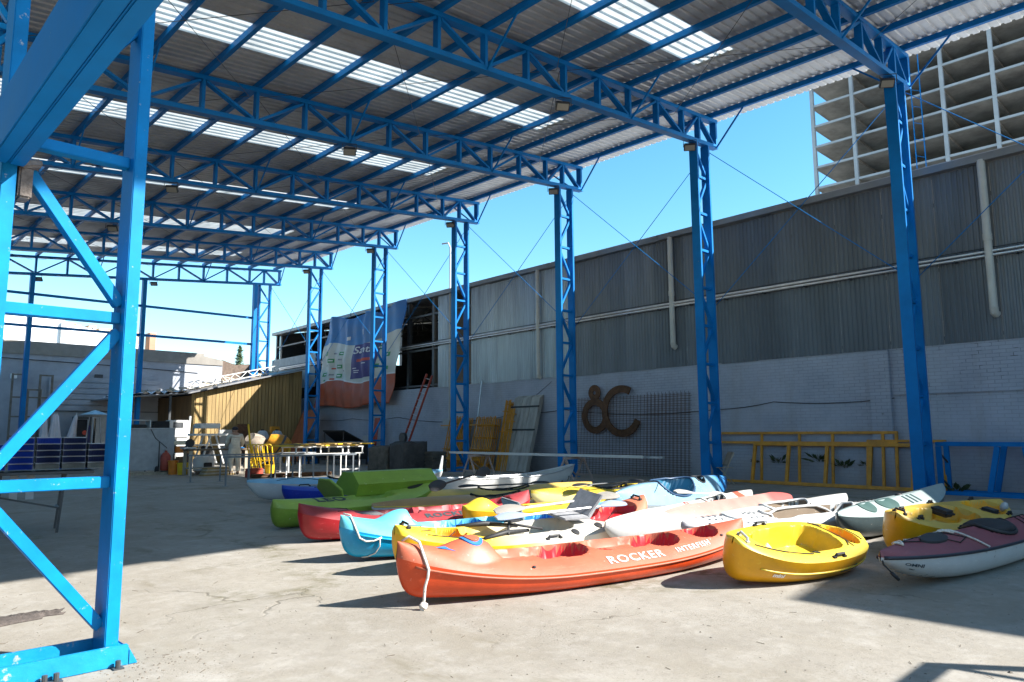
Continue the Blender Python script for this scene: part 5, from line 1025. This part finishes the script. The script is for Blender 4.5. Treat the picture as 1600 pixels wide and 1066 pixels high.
for k in range(2):
    t = thing('plastic_drum', ['pale grey plastic drum behind the mixers, left one','pale grey plastic drum behind the mixers, right one'][k], 'drum', (16.2+.75*k, 34.0, 0)); m = MB(); m.lathe([(.28,0),(.3,.05),(.3,.5),(.31,.52),(.3,.54),(.3,1.35),(.2,1.55),(.12,1.6),(.0,1.6)],18); m.build('barrel', mat('milky_plastic', (.45,.48,.5), .5, 0, .1, 3), t, smooth=40); m = MB(); m.lathe([(.08,1.601),(.08,1.66),(.0,1.66)],12); m.build('lid', BLACK, t)
# yellow scaffold brackets leaning near the worker
for k in range(5):
    t = thing('scaffold_bracket', 'bent yellow tube bracket beside the worker, %s of the five' % ('nearest the worker','second','middle','fourth','farthest from the worker')[k], 'bracket', (11.55+.16*k, 25.0-.05*k, 0), R(8*k), 'yellow tube brackets leaning beside the worker')
    m = MB(); m.tube([(.25,0,0),(.02,0,.85),(0,.0,1.0),(-.04,.05,1.06),(-.08,.18,1.06),(-.05,.3,1.0),(.0,.32,.85),(.22,.35,0)],.022,7); m.tube([(.1,0,.5),(.1,.33,.5)],.018,6); m.build('tube', YEL, t, smooth=True)
lean_board('yellow_pole', 'tall yellow pole leaning over the workbench by the worker', 25.3, .06, 1.8, 0, YEL, .05, -8, 11.75)
for (x, y, r_, h_, l, mt) in ((12.2,24.9,.16,.34,'yellow bucket near the yellow brackets',YEL),(10.0,27.2,.2,.42,'yellow bucket beside the gas cylinder cart',YEL),(9.8,27.6,.18,.5,'orange bucket behind the yellow bucket by the gas cart',mat('orange_plastic',(.65,.20,.02),.5))):
    t = thing('bucket', l, 'bucket', (x, y, 0)); m = MB(); m.lathe([(r_*.82,0),(r_,h_),(r_*1.06,h_),(r_*1.06,h_-.03),(r_*.95,h_-.01),(r_*.78,.03)],16); m.build('pail', mt, t, smooth=40); m = MB(); m.tube([(r_*math.cos(a),.0+r_*.3*math.sin(a),h_-.02+.0*a) for a in [math.pi*k/8 for k in range(9)]],.008,5); m.build('handle', STEEL, t)
# workbench with saw
t = thing('workbench', 'brown timber workbench the worker stands at', 'table', (9.85, 26.6, 0), R(-6))
MB().box(0,2.1,-.45,.45,.86,.92).build('top', mat('dirty_bench_top', (.16,.11,.07), .8, 0, .3, 6), t, bevel=.006)
for x in (.08,2.0):
    for q in (-.38,.38): MB().box(x-.05,x+.05,q-.04,q+.04,0,.857).build('leg', WOOD, t)
MB().box(.1,1.98,-.36,.36,.22,.26).build('shelf', WOOD, t)
t = thing('mitre_saw', 'dark mitre saw on the left end of the workbench', 'saw', (9.9, 26.5, .925)); MB().box(-.22,.22,-.18,.18,0,.06).build('base', SILV, t, bevel=.01)
m = MB(); m.lathe([(.0,-.03),(.15,-.03),(.15,.03),(.0,.03)],18,(.05,0,.2),'y'); m.build('blade_guard', BLACK, t, smooth=30); MB().bar((-.1,.0,.06),(.1,.05,.3),.08,.07).build('arm', STEEL, t, bevel=.01); MB().box(-.02,.14,.04,.2,.18,.3).build('motor', BLACK, t, bevel=.02)
t = thing('bench_grinder', 'white power tool held down on the workbench by the worker', 'tool', (11.62, 26.3, .925)); MB().box(-.16,.14,-.08,.08,.03,.17).build('housing', WHITE, t, bevel=.02); MB().box(-.18,.18,-.1,.1,0,.028).build('sole', BLUE, t)
# white machine frame behind the bench
t = thing('white_machine', 'white framed table saw with slanting legs behind the workbench', 'machine', (11.0, 28.8, 0))
MB().box(-.15,1.15,-.4,.4,1.38,1.46).build('table_top', WHITE, t, bevel=.008); MB().box(.05,.85,-.3,.3,1.66,1.86).build('hood', WHITE, t, bevel=.02)
for x0, x1 in ((.45,.1),(.65,1.0)):
    for q in (-.35,.35): MB().bar((x0,q,1.38),(x1,q,.3),.08,.05).build('leg', WHITE, t)
MB().box(0,1.0,-.38,.38,1.0,1.05).build('shelf', WHITE, t); MB().box(.3,.6,-.2,.2,.55,.98).build('motor', BLACK, t, bevel=.03)
for x in (.05, 1.05): MB().box(x-.02,x+.02,.3,.34,1.462,1.8).build('upright', SILV, t)
t = thing('wheelie_tub', 'white tub machine on the floor under the workbench', 'tub', (10.9, 27.6, 0)); m = MB(); m.lathe([(.25,0),(.36,.1),(.38,.5),(.3,.62),(.0,.64)],18); m.build('tub', WHITE, t, smooth=40); MB().box(-.15,.15,-.42,-.36,.15,.4).build('front_hatch', BLACK, t, bevel=.02)
# gas cylinders on a cart
t = thing('cylinder_cart', 'two wheeled cart for the gas cylinders', 'cart', (9.75, 28.0, 0)); MB().box(-.3,.3,-.22,.22,.1,.13).build('tray', STEEL, t)
for s in (-.25,.25): MB().tube([(s,.2,.13),(s,.2,1.1),(s,.28,1.25)],.018,6).build('handle', STEEL, t, smooth=True); m = MB(); m.lathe([(.14,-.03),(.15,0),(.14,.03)],16,(s*1.35,.1,.15),'x'); m.build('wheel', BLACK, t, smooth=30)
for x, z, h_, r_, c_, l in ((-.08,.14,.62,.17,REDP,'red gas cylinder on the lower tray of the cart'),):
    g_ = thing('gas_cylinder', l, 'gas cylinder', (9.75+x, 28.0, z)); m = MB(); m.lathe([(r_*.9,0),(r_,.05),(r_,h_-.1),(r_*.6,h_),(.05,h_+.04),(.04,h_+.1),(.0,h_+.1)],18); m.build('shell', c_, g_, smooth=40); m = MB(); m.lathe([(.06,h_+.101),(.06,h_+.14),(.0,h_+.14)],10); m.build('valve', SILV, g_)
g_ = thing('gas_cylinder', 'dark green gas cylinder behind the red one on the cart', 'gas cylinder', (9.92, 28.35, 0)); m = MB(); m.lathe([(.18,0),(.19,.05),(.19,1.2),(.1,1.38),(.05,1.42),(.0,1.42)],18); m.build('shell', mat('bottle_green', (.01,.10,.07), .4), g_, smooth=40); m = MB(); m.lathe([(.05,1.421),(.05,1.5),(.0,1.5)],10); m.build('valve', SILV, g_)
t = thing('generator', 'orange framed engine unit between the cylinder cart and the bench', 'generator', (10.25, 28.3, 0)); MB().box(-.2,.2,-.2,.2,.75,1.0).build('engine', mat('orange_plastic',(.65,.20,.02),.5), t, bevel=.03); MB().box(-.3,.5,-.2,.2,1.05,1.2).build('tank', mat('cream_tank',(.7,.62,.45),.5), t, bevel=.03)
for a in (-.25,.25):
    for b in (-.18,.18): MB().box(a-.02,a+.02,b-.02,b+.02,0,.745).build('leg', STEEL, t)
# grey insulation board on pallet
t = thing('insulation_panel', 'big grey speckled sheet standing on a pallet beside the front column', 'panel', (8.2, 28.55, 0), R(-12)); MB().box(-.4,1.85,-.05,.05,.15,1.66).build('sheet', mat('grey_board', (.36,.385,.41), .8, 0, .12, 3, wear=(.6,.6,.6), wear_amt=.2), t, bevel=.008); MB().tube([(1.0,-.06,1.7),(1.2,-.07,1.3),(1.6,-.07,.95)],.012,5).build('cable', BLACK, t)
MB().tube([(-.38,-.058,1.655),(1.84,-.058,1.655)],.02,6).build('edge_trim', SILV, t, smooth=True)
t = thing('pallet', 'timber pallet under the grey speckled sheet', 'pallet', (8.2, 28.55, 0), R(-12))
for q in (-.35,0,.35): MB().box(-.3,1.8,q-.05,q+.05,0,.09).build('bearer', WOOD, t)
for k in range(7): MB().box(-.3+.31*k,-.12+.31*k,-.45,-.06,.092,.112).build('deck_board', WOOD, t)
t = thing('air_conditioner', 'white air unit standing on a stand in front of the hut', 'air unit', (12.2, 35.6, 0)); MB().box(.1,.95,-.3,.3,1.3,2.1).build('casing', WHITE, t, bevel=.02); MB().box(.25,.7,-.32,-.305,1.75,2.0).build('vent', STEEL, t); MB().box(.45,.95,-.25,.25,.4,1.29).build('stand', WHITE, t, bevel=.02)
MB().box(-.55,.09,-.28,.28,1.35,2.05).build('side_box', GLASSD, t, bevel=.02); MB().tube([(1.05,0,.8),(1.12,0,2.3)],.05,8).build('pipe', WHITE, t, smooth=40)
t = thing('pale_sheet', 'white bent sheet leaning beside the air unit', 'sheet', (11.5, 34.6, 0), R(10)); m = MB(); m.prism([(0,0,.4),(.5,0,1.2),(.9,0,1.3),(.95,0,.35),(.4,0,.3)],(0,.03,0)); m.build('sheet', WHITE, t)
t = thing('crate', 'small crate of dark parts on top of the grey speckled sheet stack', 'crate', (8.45, 29.0, 1.45)); MB().box(-.2,.9,-.25,.25,0,.03).build('base', WHITE, t)
for x in (-.18,.88): MB().box(x-.02,x+.02,-.25,.25,.031,.5).build('side', WHITE, t)
MB().box(-.2,.9,-.25,.25,.501,.53).build('lid', WHITE, t); MB().box(-.1,.78,-.2,.2,.031,.36).build('parts', BLACK, t, bevel=.03)
for a in (-.15,.85): MB().box(a-.02,a+.02,-.02,.02,-1.45,-.001).build('leg', STEEL, t)
# more workshop clutter
t = thing('toolbox', 'red steel toolbox on the slab left of the lumber table', 'toolbox', (11.0, 23.6, 0), R(20)); MB().box(-.28,.28,-.14,.14,0,.24).build('box', REDP, t, bevel=.012); MB().box(-.285,.285,-.145,.145,.242,.30).build('lid', REDP, t, bevel=.02); MB().tube([(-.12,0,.3),(-.12,0,.36),(.12,0,.36),(.12,0,.3)],.012,6).build('handle', STEEL, t, smooth=True)
t = thing('grey_table', 'grey plastic garden table behind the lumber table', 'table', (13.6, 25.6, 0)); MB().box(-.6,.6,-.4,.4,.70,.735).build('top', GREYP, t, bevel=.01)
for a in (-.5,.5):
    for b in (-.32,.32): MB().box(a-.035,a+.035,b-.015,b+.015,0,.699).build('leg', GREYP, t, bevel=.006)
t = thing('tube_bundle', 'bundle of rusty tubes lying on the slab behind the pipe rack', 'tubes', (11.9, 22.9, 0), R(-12))
for k in range(7): MB().tube([(-1.2,.07*(k%4),.04+.06*(k//4)),(1.3+.1*(k%3),.07*(k%4),.04+.06*(k//4))],.03,7).build('tube', RUST, t, smooth=40)
t = thing('timber_offcuts', 'low stack of pale timber offcuts on the shelf side of the workbench', 'timber', (10.2, 25.8, 0), R(8))
for k in range(5): MB().box(-.1+.03*k,1.1-.05*k,-.2,.15,.055*k,.055*k+.05).build('plank', WOOD if k%2 else PLANK, t, bevel=.004)
t = thing('wheelbarrow', 'rusty wheelbarrow standing between the mixers and the lumber table', 'wheelbarrow', (13.6, 28.3, 0), R(-150)); m = MB(); m.add([(-.45,-.32,.62),(.5,-.30,.66),(.5,.30,.66),(-.45,.32,.62),(-.25,-.2,.34),(.25,-.18,.32),(.25,.18,.32),(-.25,.2,.34)],[(4,5,6,7),(0,1,5,4),(1,2,6,5),(2,3,7,6),(3,0,4,7)]); m.build('tray', RUST, t)
for s in (-1,1): MB().tube([(.62,.05*s,.2),(.2,.16*s,.30),(-.9,.3*s,.6)],.018,6).build('handle', STEEL, t, smooth=True); MB().tube([(-.25,.2*s,.34),(-.35,.22*s,.0)],.016,6).build('leg', STEEL, t)
m = MB(); m.lathe([(.17,-.04),(.19,0),(.17,.04)],16,(.62,0,.19),'y'); m.build('wheel', BLACK, t, smooth=30)
for k, (x, y, h_, c_) in enumerate(((15.6,35.6,1.7,CONC),(16.1,35.9,1.2,STEEL),(16.6,35.7,2.0,RUST))):
    t = thing('leaning_sheet', ['pale grey sheet leaning on the hut planks behind the mixers','dark sheet leaning on the hut planks','tall rusty sheet leaning near the right end of the hut'][k], 'sheet', (x, y+.9, 0), 0); t.rotation_euler = (R(-12), 0, 0); MB().box(-.35,.35,0,.02,0,h_).build('sheet', c_, t, bevel=.004)
# patio heater
t = thing('patio_heater', 'pyramid shaped steel patio heater standing before the far wall', 'heater', (9.05, 34.9, 0), R(20)); m = MB()
for z0, z1, a0, a1 in ((0,.78,.27,.23),): m.add([(-a0,-a0,z0),(a0,-a0,z0),(a0,a0,z0),(-a0,a0,z0),(-a1,-a1,z1),(a1,-a1,z1),(a1,a1,z1),(-a1,a1,z1)],[(3,2,1,0),(4,5,6,7),(0,1,5,4),(1,2,6,5),(2,3,7,6),(3,0,4,7)])
m.build('base_box', SILV, t)
for a in (-1,1):
    for b in (-1,1): MB().bar((.23*a,.23*b,.78),(.14*a,.14*b,2.2),.03).build('strut', SILV, t)
m = MB(); m.tube([(0,0,.8),(0,0,2.15)],.06,10); m.build('glass_tube', GLASSD, t); m = MB(); m.add([(-.4,-.4,2.3),(.4,-.4,2.3),(.4,.4,2.3),(-.4,.4,2.3),(-.15,-.15,2.21),(.15,-.15,2.21),(.15,.15,2.21),(-.15,.15,2.21),(0,0,2.5)],[(0,1,8),(1,2,8),(2,3,8),(3,0,8),(4,7,6,5),(0,4,5,1),(1,5,6,2),(2,6,7,3),(3,7,4,0)]); m.build('reflector_hood', SILV, t)
for k in range(6): MB().box(-.12+.045*k,-.10+.045*k,-.272,-.262,.35,.5).build('vent_slot', BLACK, t, fix=False)
# drinks fridge
t = thing('drinks_fridge', 'dark glass fronted drinks fridge against the far wall', 'fridge', (10.1, 40.9, 0)); MB().box(-.42,.30,-.3,.3,.1,2.35).build('cabinet', STEEL, t, bevel=.015); MB().box(-.36,.12,-.33,-.305,.45,2.2).build('glass_door', GLASSD, t); MB().box(.31,.95,-.3,.3,.0,2.35).build('side_cabinet', GREYP, t, bevel=.015)
MB().tube([(-.36,-.345,.45),(-.36,-.345,2.2),(.12,-.345,2.2),(.12,-.345,.45),(-.36,-.345,.45)],.022,5).build('door_frame', SILV, t); MB().box(.14,.27,-.315,-.303,.3,1.9).build('side_print', mat('dark_blue_print', (.01,.02,.12), .4), t); m = MB(); m.lathe([(.11,0),(.11,.012),(.0,.012)],14,(.02,-.345,1.55),'y'); m.build('emblem_red', REDPR, t)
# closed parasols
for k in range(4):
    t = thing('closed_parasol', 'rolled white parasol by the roller door, %s of four' % ('leftmost','second from left','third from left','rightmost and leaning')[k], 'parasol', (8.05+.3*k, 39.0, 0), rnd.uniform(0,2), 'rolled white parasols by the roller door'); t.rotation_euler = (0, R((0,2,-3,9)[k]), 0)
    m = MB(); n_ = 14; pr = [(.03,2.4),(.07,2.3),(.10,1.9),(.14,1.4),(.17,1.0),(.15,.95),(.02,.94)]; vs = []
    for r_, h_ in pr:
        for q in range(n_): a = 6.2832*q/n_; rr_ = r_*(1+.25*(q%2)); vs.append((rr_*math.cos(a), rr_*math.sin(a), h_))
    m.add(vs, [(i*n_+q, i*n_+(q+1)%n_, (i+1)*n_+(q+1)%n_, (i+1)*n_+q) for i in range(len(pr)-1) for q in range(n_)]); m.build('canopy', mat('parasol_cloth', (.62,.61,.66), .85, 0, .06, 4), t, smooth=40); m = MB(); m.tube([(0,0,0),(0,0,2.5)],.025,7); m.build('pole', SILV, t, smooth=40)
# brown scaffold frames left of the door
BRS = mat('dull_brown_steel', (.17,.155,.13), .6, .2, .2, 5)
for k, (x, H) in enumerate(((6.9,4.3),(7.55,3.6),(8.0,4.3))):
    t = thing('scaffold_tower', ['tall brown scaffold frame carrying the lit lamp, farthest left','shorter brown scaffold frame in the middle of the three','tall brown scaffold frame, rightmost of the three, by the door'][k], 'scaffold', (x, 40.2, 0))
    for q in (0,.5): MB().box(q-.04,q+.04,-.04,.04,0,H).build('upright', BRS, t)
    for z in (.5,1.4,2.3,3.2,H-.04): MB().box(.041,.459,-.035,.035,z-.035,z+.035).build('rung', BRS, t) if z < H else None
# blue trays on a folding table, left
TB = [mat('blue_tray', (.01,.04,.28), .4, 0, .1, 4), mat('navy_tray', (.012,.02,.07), .4, 0, .2, 4), mat('grey_tray', (.20,.20,.18), .5, 0, .2, 4)]; TW = mat('tray_rim', (.45,.47,.50), .5)
def tray_mesh(mi):
    m = MB(); w_, d_, h_ = .30, .62, .088; pr = [(-w_/2,.0),(-w_/2+.02,.03),(-w_/2,h_)]
    m.box(-w_/2,w_/2,0,d_,0,.008); m.box(-w_/2,-w_/2+.008,0,d_,.0081,h_); m.box(w_/2-.008,w_/2,0,d_,.0081,h_); m.box(-w_/2+.0081,w_/2-.0081,d_-.01,d_,.0081,h_)
    N_ = 8; vs = []
    for i in range(N_+1):
        x = lerp(-w_/2+.009, w_/2-.009, i/N_); q = .05*(1-(2*i/N_-1)**2)+.0; vs += [(x, .012+q, .0081), (x, -.006+q*.6, h_*.86)]
    m.add(vs, [(2*i, 2*i+2, 2*i+3, 2*i+1) for i in range(N_)]); me = m.mesh('tray', TB[mi], fix=False); r = MB()
    r.tube([(-w_/2,d_,h_),(-w_/2,0,h_),(-w_/4,.025,h_),(0,.03,h_),(w_/4,.025,h_),(w_/2,0,h_),(w_/2,d_,h_)],.007,5); return me, r.mesh('tray_rim', TW, fix=False)
TM = [tray_mesh(k) for k in range(3)]
def put_tray(x, y, z, k, lbl, rz=0, grp='blue and dark plastic trays stacked on the folding table'):
    t = thing('plastic_tray', lbl, 'tray', (x, y, z), rz, grp); link('tray', TM[k][0], t); link('rim', TM[k][1], t)
TR = R(-10)
for c_ in range(5):
    for r_ in range(5 if c_ < 4 else 4):
        if r_ == 4 and c_ < 1: continue
        k = 0 if (c_ < 2 or r_ == 4 and c_ < 3) else (2 if r_ == 0 else 1); k = 0 if c_ < 2 else k
        nm_ = ['blue','dark navy','grey'][k]; put_tray(2.03+.33*c_, 12.75-.055*c_, .93+.095*r_, k, '%s tray, %s layer of %s stack from left on folding table' % (nm_, ('bottom','second','third','fourth','top')[r_], ('first','second','third','fourth','fifth')[c_]), TR, '%s trays stacked on the folding table' % nm_)
for c_ in range(2):
    for r_ in range(4):
        t = thing('plastic_crate', 'dark blue plastic crate, %s layer of the %s low stack before the fridge' % (('bottom','second','third','top')[r_], ('left','right')[c_]), 'crate', (7.25+.48*c_, 31.2, .12+.165*r_), 0, 'blue crates stacked before the fridge'); o = link('tray', TM[0 if r_ != 2 else 1][0], t); o.scale = (1.45,1.2,1.75); o = link('rim', TM[0][1], t); o.scale = (1.45,1.2,1.75)
t = thing('crate_dolly', 'low dolly under the blue crates', 'dolly', (7.25, 31.2, 0)); MB().box(-.22,.72,.02,.7,.03,.115).build('platform', STEEL, t)
t = thing('blue_sheet', 'bright blue plastic sheet standing behind the low crate stacks', 'sheet', (6.95, 32.3, 0)); MB().box(0,.85,0,.03,.55,1.08).build('sheet', TB[0], t, bevel=.005); MB().box(.1,.14,.0,.03,0,.549).build('leg', STEEL, t); MB().box(.7,.74,.0,.03,0,.549).build('leg', STEEL, t)
t = thing('folding_table', 'dark folding table carrying the plastic trays, seen through the front column', 'table', (1.75, 12.75, 0), TR)
MB().box(0,2.05-.5,-.1,.75,.86,.9).build('top', STEEL, t, bevel=.01)
for x in (.12, 1.12):
    for q in (.0,.6): MB().bar((x+.0,q+.05,0),(x+.06,q+.05,.857),.05,.035,up=(0,1,0)).build('leg', STEEL, t)
    MB().bar((x,.05,.35),(x,.65,.35),.035).build('stretcher', STEEL, t)
MB().bar((.15,.1,.6),(1.15,.1,.35),.025).build('stay', STEEL, t)
for k in range(3): MB().box(.3+.2*k,.40+.2*k,.1,.2,.5,.855).build('stored_tube', GREYP if k else STEEL, t)
# rag on the slab, far left
m = MB(); n_ = 26; vs = []
for j in range(9):
    for i in range(n_):
        u = i/(n_-1); vs.append((.55+1.1*u+.02*math.sin(j*2+i), 7.02+.045*(j-4)*(1.2-.5*u)*(1 if u < .85 else .5)-.10*u+.03*math.sin(u*9), .006+.035*abs(math.sin(i*1.3+j*.9))*math.sin(math.pi*min(1,max(0,j/8)))))
m.add(vs, [(j*n_+i, j*n_+i+1, (j+1)*n_+i+1, (j+1)*n_+i) for j in range(8) for i in range(n_-1)]); o = m.build('burlap_rag', mat('brown_burlap', (.085,.07,.062), .95, 0, .3, 20, bump=.6, bscale=120), smooth=True, fix=False); tag(o, 'torn brown burlap rag lying on the sunny slab at the left', 'rag'); sd = o.modifiers.new('t', 'SOLIDIFY'); sd.thickness = .006
# ================================================================ THE WORKER
SKIN = mat('skin', (.32,.18,.12), .6, 0, .08, 8); CLOTH = mat('cream_overalls', (.62,.56,.46), .9, 0, .12, 7, bump=.5, bscale=14)
pr_ = thing('person', 'person seen from behind in cream overalls and dark cap, working bent over the bench', 'person', (11.25, 25.75, 0), R(-6))
# local: +y away from camera (towards the bench), x to the right
def body(infl):
    V = []; E = []; Rr = []
    def ad(p, r, par=None):
        V.append(p); Rr.append(r); 
        if par is not None: E.append((par, len(V)-1))
        return len(V)-1
    pel = ad((0,0,.90), .150); ab = ad((0,.03,1.06), .150, pel); chs = ad((.03,.10,1.26), (.185), ab); sh_ = ad((.04,.15,1.40), .12, chs); nk = ad((.05,.19,1.47), .062, sh_); hd = ad((.06,.235,1.56), .095, nk); ht_ = ad((.06,.255,1.65), .085, hd)
    for s in (-1, 1):
        hip = ad((.10*s,0,.82), .115, pel); kn = ad((.125*s,.015,.47), .078, hip); an_ = ad((.13*s,-.03,.09), .052, kn); toe = ad((.16*s,.13,.045), .04, an_)
        so2 = ad((.04+.20*s,.14,1.37), .078, sh_); el = ad((.06+.29*s,.17,1.10) if s < 0 else (.36,.24,1.13), .058, so2); wr = ad((-.16,.42,1.0) if s < 0 else (.38,.50,1.02), .038, el); hdv = ad((-.13,.50,.985) if s < 0 else (.37,.575,1.0), .036, wr)
        hx, hy, hz = V[hdv]
        if not infl:
            for k in range(4): f1 = ad((hx-.03+.02*k, hy+.045+(.008 if k in (1,2) else 0), hz-.012), .010, hdv); ad((hx-.028+.019*k, hy+.075+(.01 if k in (1,2) else -.004), hz-.035), .009, f1)
            tb_ = ad((hx-s*.045, hy+.02, hz-.01), .011, hdv); ad((hx-s*.05, hy+.05, hz-.03), .010, tb_)
    return V, E, Rr
V, E, Rr = body(0); link('body', skin_mesh('body', V, E, Rr, SKIN, 2), pr_)
keep = []
V2, E2, R2_ = body(1); drop = {i for i in range(len(V2)) if i in (4,5,6)}
mp = {}; Vn = []; Rn = []
for i, v in enumerate(V2):
    if i in (4,5,6): continue
    mp[i] = len(Vn); Vn.append(v); Rn.append(R2_[i]+.022)
# trousers and sleeves end above feet and hands
En = [(mp[a], mp[b]) for a, b in E2 if a in mp and b in mp]
feet = [i for i, v in enumerate(V2) if v[2] < .06]; hands = [i for i, v in enumerate(V2) if abs(v[2]-.985) < .001 or abs(v[2]-1.0) < .001 and v[1] > .55]
rm = {mp[i] for i in feet+hands if i in mp}; idx = [i for i in range(len(Vn)) if i not in rm]; m2 = {o: n for n, o in enumerate(idx)}
link('overalls', skin_mesh('overalls', [Vn[i] for i in idx], [(m2[a], m2[b]) for a, b in En if a in m2 and b in m2], [Rn[i] for i in idx], CLOTH, 2), pr_)
m = MB(); m.ball((.06,.245,1.625), .112, 14, (.95,1.05,.75)); m.ball((.06,.36,1.61), .075, 10, (1.0,1.1,.16)); m.build('cap', mat('dark_cap', (.025,.02,.03), .8), pr_, smooth=True)
m = MB()
for s in (-1,1): m.ball((.06+.098*s,.235,1.57), .022, 8, (.5,.9,1.3))
m.build('ear', SKIN, pr_, smooth=True)
m = MB(); m.ball((.06,.335,1.56), .018, 8, (.8,1.2,1.3)); m.build('nose', SKIN, pr_, smooth=True)
for s in (-1,1):
    m = MB(); m.ball((.147*s,.06,.055), .06, 12, (.85,2.1,.9)); m.build('boot', mat('work_boot', (.06,.05,.045), .8), pr_, smooth=True)
